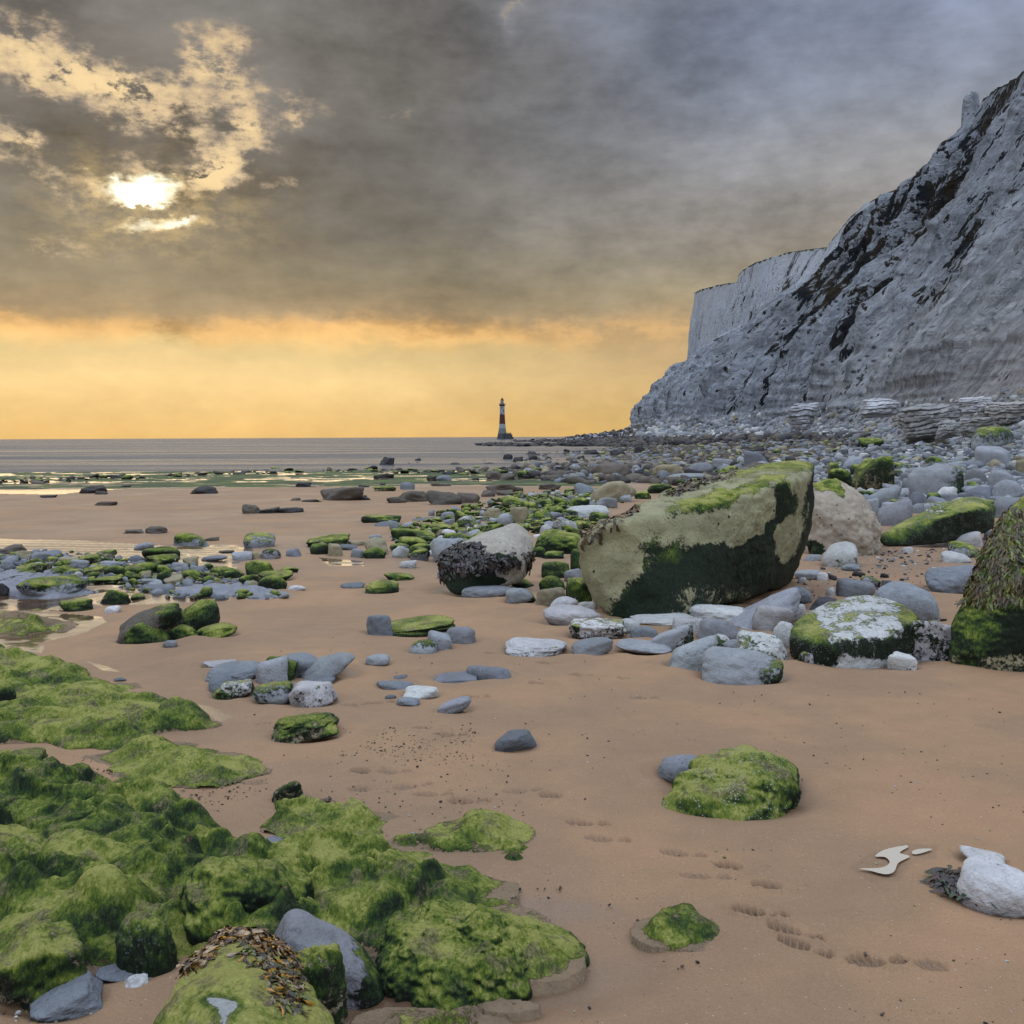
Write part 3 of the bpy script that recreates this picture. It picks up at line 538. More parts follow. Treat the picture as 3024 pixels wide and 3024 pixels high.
HAND = {   # hand-written labels keyed by (frame, x0, y0)
 ('P',512,2526): 'large rounded boulder covered in green algae behind the yellow-green weedy boulder', ('P',800,2683): 'grey boulder with mossy right half between weedy boulder and ledge end',
 ('P',830,2785): 'green blotched boulder touching the right side of the yellow-green weedy boulder', ('P',-60,2714): 'large tan and mossy boulder cut off by the lower left edge of the picture',
 ('P',340,2690): 'small dark green boulder with pale foot between two larger mossy ones', ('P',1115,2672): 'big dark green mound ending the mossy ledge beside open sand', ('P',802,2305): 'dull grey-green lump just above the small middle mossy ledge',
 ('P',1968,2210): 'lone bright green white-flecked boulder on open sand at right', ('P',2390,1395): 'creamy tan rugged boulder with green cap right behind the great boulder', ('P',2600,1468): 'long tilted green slab boulder on sand before the grey bank',
 ('H',293,193): 'blue-grey stone half hidden behind lone green boulder on sand', ('H',1642,600): 'small white rounded stone behind large white boulder at right edge', ('H',1630,643): 'large smooth white boulder at right edge with dark weed beside it',
 ('F',187,1210): 'bluish grey oblong stone leaning diagonally at the lower left', ('F',775,1230): 'small white and green spotted stone below the dark green boulder', ('F',1505,362): 'flat blue-grey stone wedged at top of the big mossy boulder', ('F',600,1130): 'pale grey sandy rock foot under small dark green boulder',
 ('E',-120,500): 'dark mossy boulder cut by left edge on upper green ledge', ('E',-120,980): 'smooth dark green boulder cut by left edge between two ledges', ('E',812,484): 'tiny flat grey stone on sand beside upper green ledge',
 ('A',672,1120): 'large long boulder, bare brown left end, leaning behind green ones', ('A',965,1097): 'large dark green tilted boulder, tallest of the left-centre heap', ('A',705,1233): 'rounded green boulder with pale left end, front of heap', ('A',950,1243): 'low bright green stone in the middle front of the heap', ('A',1115,1233): 'low grassy green stone at right end of the heap', ('E',1160,218): 'small grey pebble at the foot of the green heap',
 ('I',673,44): 'smooth grey oblong boulder at right end of middle cluster', ('I',500,65): 'pointed tan and green boulder, tallest of the middle cluster', ('I',617,193): 'white stone with dark green blotches, front right of middle cluster', ('I',228,183): 'mossy white stone at front left of middle cluster', ('I',432,193): 'grey stone with pale green tint, front centre of middle cluster',
 ('I',530,357): 'rounded tan-green boulder with circular scar, alone below middle cluster', ('I',1687,445): 'lone blue-grey angular stone in the middle of open sand', ('I',1388,272): 'small grey oblong stone lowest of three beside footprints', ('I',1213,217): 'pale grey wedge stone with dark stone at its foot', ('I',1015,53): 'small grey peaked stone just right of middle cluster',
 ('B',398,1190): 'long dark green log-like stone on the middle sand', ('B',350,1188): 'blue-grey peaked stone at left end of log-like green stone', ('B',805,1255): 'smooth pale grey stone, rightmost of three below the green log-like stone', ('B',700,1277): 'smooth pale grey stone in the middle of three', ('B',595,1327): 'green-tinted grey stone, leftmost of three in a row',
 ('B',345,990): 'dark mossy hump stone on sand left of weed-hung boulder', ('B',205,1003): 'flat dark grey stone touching the mossy hump stone', ('B',450,948): 'low narrow dark green stone on sand above mossy hump', ('B',540,877): 'small white-grey stone lying alone left of weed-hung boulder', ('B',893,1020): 'smooth blue-grey oblong stone under front of weed-hung boulder', ('B',1145,1034): 'pale block with dark green front beside weed-hung boulder',
 ('B',1300,700): 'large bright green mound between weed-hung and great boulders', ('B',423,287): 'tall dark square rock standing alone at the waterline', ('B',627,296): 'small dark mushroom-shaped rock standing at the waterline', ('B',88,457): 'large brown hump-backed boulder on left-centre open sand', ('B',1628,425): 'large tan slanted boulder on sand behind the green stones',
 ('C',1335,1170): 'long smooth grey boulder leaning on great boulder from right', ('C',1140,1590): 'wide grey boulder with mossy right tip, nearest in the foot pile', ('C',908,1510): 'pale pointed boulder with mossy right side, front of foot pile', ('C',1108,1385): 'smooth round pale grey boulder in centre of foot pile', ('C',190,1385): 'green crusted low stone at left of the foot pile', ('C',-265,1525): 'white stone with dark spots lying alone left of foot pile', ('C',210,1523): 'smooth grey teardrop stone next to white spotted stone', ('C',525,1535): 'long low grey stone with green underside in front of foot pile', ('C',760,1430): 'pale boulder with dark green right end in foot pile', ('C',1388,1470): 'rounded grey boulder furred with pale green left of square boulder',
 ('D',870,1125): 'large smooth round pale grey boulder behind square mossy boulder', ('D',955,1625): 'small white block with dark specks before square mossy boulder', ('D',1070,1400): 'green and white crusted boulder between square and weedy right boulders', ('D',410,1237): 'dark slate-blue stone behind square mossy boulder', ('D',1222,1010): 'long flat blue-grey slab on sand left of weedy right boulder', ('D',490,842): 'round pale grey boulder before creamy tan boulder', ('D',320,1628): 'small white-green stone at left foot of square boulder',
 ('D',1100,280): 'large pale boulder with green patch on its face, on bank', ('D',700,232): 'tall pointed yellow-green boulder on the stony bank', ('D',525,318): 'bright yellow-green rounded boulder left of the pointed one', ('D',1520,50): 'big flat-topped boulder with dark green cap near cliff foot', ('D',1580,160): 'large pale grey split boulder below green-capped one', ('D',795,443): 'long smooth pale grey boulder below pointed green boulder', ('D',885,540): 'grey leaning pear-shaped boulder at near edge of bank',
}
SHORT = {z_edge: "at the left water's edge", z_open: 'on the open far sand', z_row: 'in the left row on wet sand', z_wet: 'beside the left tide pools', z_heap: 'in the left-centre heap', z_clus: 'in the middle cluster', z_sin: 'on the middle sand',
 z_sea: 'standing in the shallows', z_field: 'at the back of the beach', z_green: 'among green stones behind weed-hung boulder', z_tan: 'left behind the weed-hung boulder', z_mid: 'between weed-hung and great boulders', z_foot: 'at the great boulder\'s foot',
 z_right: 'around the square mossy boulder', z_bank: 'on the stony bank', z_near: 'at lower right', z_low: 'among lower left boulders'}
CP = {'grey': 'smooth grey', 'gflat': 'flat grey', 'blue': 'blue-grey', 'white': 'whitish', 'spot': 'white dark-spotted', 'mix': 'green and white', 'gtop': 'green-capped grey', 'gside': 'half-mossy grey', 'gbase': 'green-based grey',
 'moss': 'bright green mossy', 'dmoss': 'dark green mossy', 'tan': 'tan', 'tang': 'tan-green', 'brown': 'brown rugged', 'dark': 'near-black', 'slate': 'dark slate', 'bside': 'brown and green'}
ORD = 'leftmost,second,third,fourth,fifth,sixth,seventh,eighth,ninth,tenth,eleventh,twelfth,thirteenth,fourteenth,fifteenth,sixteenth,seventeenth,eighteenth,nineteenth,twentieth'.split(',')
items = []
for i, r in enumerate(T):
    zone, fr, x0, y0, x1, y1, st = r[:7]; rot = r[7] if len(r) > 7 else 0
    ox, oy, s = Z[fr]
    items.append(dict(zone=zone, fr=fr, key=(fr, x0, y0), box=(ox+x0/s, oy+y0/s, ox+x1/s, oy+y1/s), st=st, rot=rot, seed=i*7+3))
cnt = {}
for it in sorted([i for i in items if i['key'] not in HAND], key=lambda d: d['box'][0]+d['box'][2]):
    k = (it['zone'], it['st']); cnt.setdefault(k, []).append(it)
for k, L in cnt.items():
    for n, it in enumerate(L):
        kind = 'boulder' if it['box'][2]-it['box'][0] > 70 else 'stone'; it['kind'] = kind
        if len(L) == 1: it['label'] = f"only other {CP[k[1]]} stone {SHORT[k[0]]}" if False else f"single {CP[k[1]]} stone {SHORT[k[0]]}"
        elif n == len(L)-1: it['label'] = f"rightmost {CP[k[1]]} stone {SHORT[k[0]]}"
        elif n == 0: it['label'] = f"leftmost {CP[k[1]]} stone {SHORT[k[0]]}"
        else: it['label'] = f"{CP[k[1]]} stone, {ORD[n]} such from the left {SHORT[k[0]]}"
GRP = {z: z for z in SHORT}
for it in items:
    kw = {}
    if it['key'] == ('P',512,2526): kw = dict(sub=6, rough=.12, p=3.2, dr=1.0)
    if it['st'] == 'gflat': kw['bury'] = 0.7
    V, F, at, tn, loc = put_rock(it['box'], it['st'], it['seed'], it['rot'], **kw)
    big = it['box'][2]-it['box'][0] > 70
    o = mk('boulder' if big else 'stone', V, F, rock, attrs=at, cols={'tone': tn}, loc=loc)
    tag(o, HAND.get(it['key']) or it['label'], 'boulder' if big else 'stone', GRP[it['zone']])

# ------------------------------------------------------------------ hero boulders: hulls of corners in space, softened
def hull_rock(pts, sub=6, p=14, rough=0.03, seed=1, fs=1.0, down=True, gz=None):
    pts = np.array(pts)
    if down:
        c = pts.mean(0); q_ = pts.copy(); q_[:, :2] = c[:2]+(q_[:, :2]-c[:2])*0.93; q_[:, 2] = gz-0.12; pts = np.vstack([pts, q_])
    bm = bmesh.new(); [bm.verts.new(v) for v in pts]; bmesh.ops.convex_hull(bm, input=bm.verts); bm.normal_update()
    c = pts.mean(0); N = []; d = []
    for f in bm.faces:
        n = np.array(f.normal); dd = float(n@(np.array(f.verts[0].co)-c))
        if dd < 0: n, dd = -n, -dd
        if dd < 1e-3 or f.calc_area() < 1e-4: continue
        if any(float(n@m) > 0.992 for m in N): continue
        N.append(n); d.append(dd)
    bm.free(); N = np.array(N); d = np.array(d); V, F = ico(sub)
    r = ((np.maximum(V@N.T, 0)/d)**p).sum(1)**(-1.0/p)
    W = c+V*r[:, None]
    lo, hi = pts.min(0), pts.max(0); a, b_ = W.min(0), W.max(0)
    W = lo+(W-a)*(hi-lo)/(b_-a)
    dn = fbm(W*1.7*fs+seed, 3, seed)*0.9+fbm(W*5*fs+seed, 4, seed+5)*0.5+np.abs(fbm(W*13*fs, 4, seed+8))*0.22
    W = W+V*(dn*rough)[:, None]
    return W, F
def soft(F, a, n=6):
    a = np.asarray(a, dtype=float)+0*F.max(); N = len(a); E_ = np.vstack([F[:, [0, 1]], F[:, [1, 2]], F[:, [2, 0]]]); dg_ = np.bincount(E_[:, 0], minlength=N)+np.bincount(E_[:, 1], minlength=N)
    for _ in range(n): a = .35*a+.65*(np.bincount(E_[:, 0], a[E_[:, 1]], N)+np.bincount(E_[:, 1], a[E_[:, 0]], N))/np.maximum(dg_, 1)
    return a
def zc(fr, x, y): ox, oy, s = Z[fr]; return ox+x/s, oy+y/s
def warp(W, amp, sc, seed):
    pp = proj(W); return pp[:, 0]+amp*fbm(W*sc, 4, seed), pp[:, 1]+amp*fbm(W*sc+50, 4, seed+3)
def zpoly(fr, L): return [zc(fr, *p_) for p_ in L]
def pround(W, fr, poly, amp=22, sc=6, seed=2):
    x, y = warp(W, amp, sc, seed); return inpoly(x, y, zpoly(fr, poly))

# the great boulder
D0 = hit(1799, 1828)[1]; D1 = hit(2320, 1737)[1]
HP = [(1799,1836,D0),(1990,1830,D0-.05),(2180,1775,D0+.9),(2325,1742,D1),(1716,1640,D0+.3),(1722,1605,D0+.3),(1800,1548,D0+.1),(1910,1531,D0+.05),(2118,1498,D0+.6),(2304,1438,D0+1.35),(2385,1418,D0+1.9),
      (1869,1507,D0+1.0),(1993,1447,D0+1.7),(2200,1392,D0+2.4),(2330,1362,D0+2.6),(2405,1372,D0+2.5),(2396,1500,D0+2.5),(2388,1610,D0+2.4),(1850,1760,D0+1.5),(2330,1700,D1+1.0),(1745,1740,D0+.3),(2350,1680,D1+.1)]
W, F = hull_rock([pt(*p_) for p_ in HP], sub=7, p=30, rough=0.105, seed=4, down=False)
dg = pround(W, 'C', [(720,790),(755,720),(800,850),(870,880),(930,860),(1000,890),(1040,930),(1090,880),(1150,840),(1300,850),(1360,890),(1480,850),(1590,770),(1600,690),(1680,690),(1690,440),(1780,440),(1810,620),(1690,690),(1665,800),(1670,930),(1700,1020),(1790,980),(1830,870),(1880,700),(1900,400),(2000,300),(2000,1100),(1750,1260),(1500,1340),(1300,1330),(900,1400),(600,1480),(470,1400),(480,1290),(620,1240),(700,1100),(790,1040),(790,1000),(750,900)])
tg = pround(W, 'C', [(830,660),(930,560),(1300,480),(1650,370),(1780,380),(1500,500),(1300,590),(1000,630),(900,700)], 26)
x_, y_ = warp(W, 20, 5, 9); sp_ = inpoly(x_, y_, zpoly('C', [(850,1350),(900,1180),(1200,1100),(1500,1180),(1600,1300),(1200,1400)]))
up = sst(vn(W*4, 3)*.25+W[:, 2], .75, 1.1)*0
alg = np.where(dg, .92, .20); alg = np.where(tg, .78, alg); alg = np.where(sp_, .60, alg)
topm = y_ < 1480+(2000-x_)*0.22; alg = np.where(topm & ~dg & ~tg, .44+.5*fbm(W*2.2, 4, 71), alg+.12*fbm(W*3, 4, 72))
wet_ = np.where(dg, .85, 0.0)*sst(y_, 1480, 1600); wet_ = np.where(inpoly(x_, y_, zpoly('C', [(830,860),(960,850),(1000,1040),(900,1080)])), .1, wet_)
gb = mk('great_boulder', W, F, rock, attrs=dict(alg=soft(F, alg, 14), wet=soft(F, wet_, 14), pit=np.where(topm, 0., 1.)), cols={'tone': np.array([.255, .245, .145])*(1+.5*fbm(W*2.5, 4, 73))[:, None]}, loc=W.mean(0)*[1, 1, 0]+[0, 0, g(W[:, 0].mean(), W[:, 1].mean())])
tag(gb, 'huge leaning boulder, creamy above and dark green below, tallest on the sand', 'boulder'); rocks.append((W[:, 0].mean(), W[:, 1].mean(), 1.0, 0.9))
# weed-hung boulder
D0 = hit(*zc('B', 850, 1072))[1]
HP = [(850,1078,0),(1000,1050,-.05),(1130,1015,.1),(770,900,.28),(778,850,.3),(800,1010,.1),(960,770,.35),(1080,850,-.1),(1200,668,.85),(1290,715,.75),(1308,860,.5),(1255,970,.3),(1210,905,.05),(1200,950,1.0),(900,900,.95),(1150,700,1.0),(1000,900,-.12)]
W, F = hull_rock([pt(*zc('B', a, c), D0+d) for a, c, d in HP], sub=6, p=20, rough=0.06, seed=8, down=False, fs=1.5)
dg = pround(W, 'B', [(740,850),(850,790),(960,790),(1060,840),(1200,850),(1240,900),(1070,930),(1100,970),(1170,1000),(850,1100),(740,1000)], 16, 7)
wb = mk('weedy_boulder', W, F, rock, attrs=dict(alg=soft(F, np.where(dg, .95, .08), 5), wet=soft(F, np.where(dg, .8, 0), 5), pit=np.where(dg, 0, .6)), cols={'tone': (.34, .315, .27)}, loc=W.mean(0)*[1, 1, 0]+[0, 0, g(W[:, 0].mean(), W[:, 1].mean())])
tag(wb, 'pale boulder hung with dark seaweed on its left, left of the great boulder', 'boulder'); wbW, wbF, wbm = W, F, dg
rocks.append((W[:, 0].mean(), W[:, 1].mean(), .55, .5))
# square mossy boulder
D0 = hit(*zc('D', 600, 1735))[1]
HP = [(560,1548,0.02),(600,1742,0),(960,1712,.12),(950,1525,.12),(1180,1400,.6),(1185,1560,.55),(285,1500,.45),(265,1600,.4),(340,1660,.25),(640,1235,1.0),(860,1230,1.1),(1060,1285,.95),(420,1325,.8),(1100,1640,.4)]
W, F = hull_rock([pt(*zc('D', a, c), D0+d) for a, c, d in HP], sub=6, p=11, rough=0.055, seed=12, down=True, gz=float(g(*hit(*zc('D', 600, 1735))[:2])), fs=1.6)
lf = pround(W, 'D', [(200,1400),(440,1330),(480,1450),(540,1500),(610,1760),(200,1700)], 18, 7); rf = pround(W, 'D', [(1050,1290),(1250,1300),(1250,1700),(1100,1600)], 14, 7)
bd = pround(W, 'D', [(570,1560),(700,1540),(1100,1530),(1100,1690),(960,1690),(800,1700),(600,1650)], 12, 7)
alg = np.where(lf | rf, .88, .44); alg = np.where(bd, .74, alg); x_, y_ = warp(W, 10, 7, 1); alg = np.where((y_ > 1250+1690/2.415) & ~lf, .15, alg)
sq = mk('square_boulder', W, F, rock, attrs=dict(spk=np.where(lf | rf, .8, .3), alg=soft(F, alg, 7), wet=np.where(bd, .75, np.where(lf, .3, 0)), pit=0.0), cols={'tone': (.42, .43, .43)}, loc=W.mean(0)*[1, 1, 0]+[0, 0, g(W[:, 0].mean(), W[:, 1].mean())])
tag(sq, 'flat-topped square boulder, whitish top and deep green sides, right of great boulder', 'boulder'); rocks.append((W[:, 0].mean(), W[:, 1].mean(), .5, .45))
# creamy boulder behind the great one
D0 = hit(*zc('D', 740, 935))[1]
HP = [(400,820,.5),(420,920,.1),(740,938,0),(870,925,.1),(895,830,.3),(868,770,.4),(850,640,.5),(780,560,.8),(640,470,1.0),(560,405,1.1),(450,430,.9),(395,520,.6),(450,560,.15),(640,560,.2),(700,700,-.05),(800,650,1.5),(600,500,1.7),(450,800,1.4),(840,850,1.3)]
W, F = hull_rock([pt(*zc('D', a, c), D0+d) for a, c, d in HP], sub=6, p=9, rough=0.13, seed=33, down=True, gz=float(g(*hit(*zc('D', 740, 935))[:2])), fs=1.4)
tg = pround(W, 'D', [(430,380),(600,380),(680,520),(640,530),(560,470),(440,480)], 14, 6); bt = pround(W, 'D', [(380,800),(480,860),(520,920),(420,960),(380,960)], 10, 6)
o = mk('rugged_boulder', W, F, rock, attrs=dict(alg=soft(F, np.where(tg | bt, .85, .2), 5), wet=np.where(bt, .5, 0), pit=.7), cols={'tone': (.33, .285, .23)}, loc=W.mean(0)*[1, 1, 0]+[0, 0, g(W[:, 0].mean(), W[:, 1].mean())])
tag(o, 'creamy tan rugged boulder with green cap right behind the great boulder', 'boulder'); rocks.append((W[:, 0].mean(), W[:, 1].mean(), .7, .7))
# tilted green slab
D0 = hit(*zc('D', 1000, 888))[1]
HP = [(905,800,.2),(940,885,.05),(1100,885,0),(1350,845,.3),(1550,795,.6),(1705,765,.8),(1722,640,1.0),(1690,570,1.1),(1560,528,1.2),(1400,560,1.1),(1180,655,.7),(1000,745,.5),(1300,690,.15),(1600,620,.45),(1400,620,1.6),(1650,600,1.7)]
W, F = hull_rock([pt(*zc('D', a, c), D0+d) for a, c, d in HP], sub=6, p=14, rough=0.07, seed=35, down=False, fs=1.5)
x_, y_ = warp(W, 12, 6, 4); ox, oy, s_ = Z['D']; tp = (y_-oy)*s_ < 690-((x_-ox)*s_-1180)*.22
o = mk('slab_boulder', W, F, rock, attrs=dict(spk=.5, alg=soft(F, np.where(tp, .62, .9), 6), wet=np.where(tp, 0, .3), pit=0.0), cols={'tone': (.42, .42, .36)}, loc=W.mean(0)*[1, 1, 0]+[0, 0, g(W[:, 0].mean(), W[:, 1].mean())])
tag(o, 'long tilted green slab boulder on sand before the grey bank', 'boulder'); rocks.append((W[:, 0].mean(), W[:, 1].mean(), 1.1, .6))
# front end of the mossy ledge
D0 = hit(*zc('G', 1060, 1385))[1]
HP = [(640,1185,.18),(850,1295,.06),(1060,1390,0),(1300,1268,.12),(1600,1192,.22),(1795,1105,.32),(1832,1012,.42),(700,985,.28),(760,868,.42),(985,762,.66),(1120,900,.30),(1350,905,.42),(1650,880,.55),(900,960,.2),(1500,1010,.28),(1200,780,.9),(1750,930,.7)]
W, F = hull_rock([pt(*zc('G', a, c), D0+d) for a, c, d in HP], sub=7, p=9, rough=0.075, seed=44, down=True, gz=float(g(*hit(*zc('G', 1060, 1385))[:2])), fs=2.2)
o = mk('mossy_boulder', W, F, rock, attrs=dict(alg=.84+.25*fbm(W*3, 3, 5), wet=np.clip(.55-(W[:, 2]-W[:, 2].min())*3.0, 0, .5), pit=0.0), cols={'tone': (.22, .20, .15)}, loc=W.mean(0)*[1, 1, 0]+[0, 0, g(W[:, 0].mean(), W[:, 1].mean())])
tag(o, 'big dark green wedge-shaped mound ending the mossy ledge beside open sand', 'boulder'); rocks.append((W[:, 0].mean(), W[:, 1].mean(), .55, .4))
# lone green boulder on the sand
D0 = hit(*zc('H', 600, 482))[1]
HP = [(420,455,.05),(560,482,0),(700,482,0),(800,444,.12),(905,392,.30),(944,330,.42),(325,415,.15),(345,365,.25),(395,295,.38),(470,240,.5),(600,190,.62),(680,165,.70),(760,172,.72),(850,230,.62),(925,285,.5),(600,330,.12),(760,310,.16),(480,350,.15),(620,250,.8),(850,300,.8)]
W, F = hull_rock([pt(*zc('H', a, c), D0+d) for a, c, d in HP], sub=6, p=7, rough=0.07, seed=64, down=True, gz=float(g(*hit(*zc('H', 600, 482))[:2])), fs=2.4)
o = mk('mossy_boulder', W, F, rock, attrs=dict(alg=1.12+.15*fbm(W*4, 3, 5), wet=0.0, pit=0.0, spk=1.0), cols={'tone': (.3, .3, .26)}, loc=W.mean(0)*[1, 1, 0]+[0, 0, g(W[:, 0].mean(), W[:, 1].mean())])
tag(o, 'lone bright green white-flecked boulder on open sand at right', 'boulder'); rocks.append((W[:, 0].mean(), W[:, 1].mean(), .33, .3))
# right edge boulder
D0 = hit(2970, 1978)[1]
HP = [(2961,1515,.55),(3080,1440,.7),(3200,1480,.8),(2936,1575,.45),(2905,1650,.4),(2888,1730,.35),(2840,1800,.3),(2806,1868,.3),(2840,1925,.15),(2890,1962,.05),(2980,1985,0),(3100,2000,0),(3300,1960,.3),(3350,1700,.5),(3000,1750,.05),(3100,1800,-.05),(3100,1600,1.3),(2980,1800,1.2),(3300,1800,1.2)]
W, F = hull_rock([pt(a, c, D0+d) for a, c, d in HP], sub=7, p=12, rough=0.06, seed=15, down=True, gz=float(g(*hit(2970, 1978)[:2])), fs=1.5)
x_, y_ = warp(W, 30, 4, 3); low = y_ > 1925-(x_-2840)*0.0
rb = mk('weedy_boulder', W, F, rock, attrs=dict(alg=soft(F, np.where(low, .52, .93), 12), wet=np.where(y_ > 1790, .35, .15), pit=0.0), cols={'tone': (.26, .24, .15)}, loc=W.mean(0)*[1, 1, 0]+[0, 0, g(W[:, 0].mean(), W[:, 1].mean())])
tag(rb, 'tall green boulder draped in brown seaweed cut by the right edge', 'boulder'); rbW, rbF = W, F; rby = y_
rocks.append((W[:, 0].mean(), W[:, 1].mean(), .6, .5))
# nearest boulder
HP = [(727,2733,2.80),(640,2752,2.75),(850,2795,2.78),(570,2850,2.62),(520,2905,2.5),(905,2900,2.6),(455,3024,2.4),(990,3024,2.42),(420,3200,2.2),(1010,3200,2.25),(720,2960,2.3),(700,3150,2.05),(760,2800,2.6),(640,2900,2.42),(840,2960,2.4)]
W, F = hull_rock([pt(*p_) for p_ in HP], sub=7, p=12, rough=0.022, seed=21, down=True, gz=-.04, fs=3)
x_, y_ = warp(W, 14, 14, 3); bare = inpoly(x_, y_, [(595,2945),(640,2940),(700,2955),(715,2985),(680,2995),(690,3060),(640,3060),(635,2985)])
nb_ = mk('weedy_boulder', W, F, rock, attrs=dict(alg=soft(F, np.where(bare, .1, 1.30), 8), wet=0.0, pit=0.0), cols={'tone': (.25, .26, .26)}, loc=W.mean(0)*[1, 1, 0])
tag(nb_, 'yellow-green boulder crowned with orange-brown seaweed at the bottom left, nearest', 'boulder'); nbW, nbF = W, F; nbx, nby = x_, y_

# ------------------------------------------------------------------ seaweed fronds growing on the boulders
def fronds(name, parent, W, F, mask, n, L, wd, cols, seed, down=0.8, lift=.012, segs=4, spread=.6):
    rs = np.random.RandomState(seed)
    v0, v1, v2 = W[F[:, 0]], W[F[:, 1]], W[F[:, 2]]
    nrm = np.cross(v1-v0, v2-v0); nrm /= np.linalg.norm(nrm, axis=1)[:, None]+1e-9
    cand = np.where(mask[F[:, 0]])[0]
    if len(cand) == 0: return
    pk = rs.choice(cand, n); VV = []; FF = []; CC = []
    cols = np.array(cols)
    for k in pk:
        p0 = v0[k]*.5+v1[k]*.3+v2[k]*.2; nn = nrm[k]
        t = np.array([rs.normal()*spread, rs.normal()*spread, -down]); t = t-nn*(t@nn); t /= np.linalg.norm(t)+1e-6
        side = np.cross(t, nn); l = L*rs.uniform(.5, 1.3); w = wd*rs.uniform(.6, 1.4); c = cols[rs.randint(len(cols))]*rs.uniform(.6, 1.4)
        ph = rs.uniform(0, 6); hgt = lift*rs.uniform(.5, 2.2); b0 = len(VV)
        for s in range(segs+1):
            u = s/segs; ww = w*(0.35+1.1*math.sin(math.pi*min(1, u*.85+.1)))
            c0 = p0+t*l*u+nn*(hgt*(.4+math.sin(u*3+ph*.3)*.6)+lift*.3*math.sin(ph+u*5))+side*w*.8*math.sin(ph+u*4)
            tw = nn*w*.5*math.sin(ph*2+u*5)
            VV += [c0-side*ww/2-tw, c0+side*ww/2+tw]; CC += [c, c]
        for s in range(segs): FF.append((b0+2*s, b0+2*s+1, b0+2*s+3, b0+2*s+2))
    o = mk(name, np.array(VV), FF, weedm, cols={'tone': np.array(CC)}, loc=parent.location)
    o.location = (0, 0, 0); o.parent = parent
    return o
fronds('seaweed', wb, wbW, wbF, pround(wbW, 'B', [(750,850),(850,780),(1000,790),(1080,850),(1200,870),(1230,900),(1050,930),(900,960),(780,1000)], 10, 7), 900, .09, .022, [(.02, .018, .02), (.035, .028, .03), (.03, .035, .03), (.06, .045, .05)], 1)
fronds('seaweed', wb, wbW, wbF, pround(wbW, 'B', [(1240,840),(1320,830),(1320,920),(1270,930)], 8, 7), 90, .1, .02, [(.05, .035, .02), (.03, .02, .015)], 2, down=1.5)
gbx, gby = proj(W if False else np.array([v.co[:] for v in gb.data.vertices])+np.array(gb.location)).T
GW = np.empty(len(gb.data.vertices)*3, dtype=np.float32); gb.data.vertices.foreach_get('co', GW); GW = GW.reshape(-1, 3)+np.array(gb.location)
fronds('seaweed', gb, GW, ico(7)[1], inpoly(gbx, gby, zpoly('C', [(270,880),(330,740),(520,610),(660,570),(700,620),(560,690),(430,800),(300,880)])), 420, .07, .018, [(.07, .04, .02), (.03, .02, .012), (.12, .06, .02)], 3)
fronds('seaweed', gb, GW, ico(7)[1], inpoly(gbx, gby, zpoly('C', [(900,500),(1100,380),(1400,310),(1400,380),(1100,460),(950,530)])), 300, .07, .018, [(.07, .04, .02), (.03, .02, .012)], 4)
fronds('seaweed', rb, rbW, rbF, (rby < 1770) & (rby > 1490) & (rbW[:, 1] < rbW[:, 1].mean()+.1), 3200, .08, .010, [(.07, .04, .015), (.05, .028, .012), (.10, .07, .02), (.12, .15, .02), (.06, .08, .015), (.04, .03, .015)], 5, down=1.6, spread=.35, lift=.008)
fronds('seaweed', nb_, nbW, nbF, inpoly(nbx, nby, [(545,2870),(560,2830),(640,2755),(740,2728),(800,2750),(850,2800),(870,2830),(780,2800),(720,2775),(650,2790),(600,2845)]), 1100, .042, .0065, [(.30, .14, .01), (.12, .06, .015), (.03, .02, .015), (.28, .20, .12), (.05, .03, .02)], 6, down=.5, lift=.004)
fronds('seaweed', nb_, nbW, nbF, inpoly(nbx, nby, [(790,2780),(860,2820),(880,2900),(880,2990),(820,3000),(800,2950),(780,2880),(720,2830),(720,2800)]), 800, .04, .006, [(.04, .035, .02), (.03, .02, .015), (.16, .12, .08), (.10, .12, .02), (.30, .14, .01)], 7, down=.9, lift=.003)

# ------------------------------------------------------------------ mossy ledges (low reefs standing out of the sand)
def cells(x, y, seed):      # distance to nearest and second nearest jittered cell centre
    ix = np.floor(x); iy = np.floor(y); d1 = np.full(x.shape, 9.0); d2 = np.full(x.shape, 9.0)
    for a in (-1, 0, 1):
        for c in (-1, 0, 1):
            jx, jy = _h(ix+a, iy+c, 0*ix, seed), _h(ix+a, iy+c, 0*ix+1, seed); sz = .8+.5*_h(ix+a, iy+c, 0*ix+2, seed)
            d = np.hypot(ix+a+jx-x, iy+c+jy-y)/sz; d2 = np.minimum(d2, np.maximum(d, d1)); d1 = np.minimum(d1, d)
    return d1, d2
def dome_of(box, seed):
    n = len(rocks); V, F, at, tn, loc = put_rock(box, 'moss', seed, sub=2, bury=.3); del rocks[n:]
    lo, hi = V.min(0), V.max(0)
    return (lo[0]+hi[0])/2, (lo[1]+hi[1])/2, (hi[0]-lo[0])/2, (hi[1]-lo[1])/2, max(.01, hi[2]-loc[2])
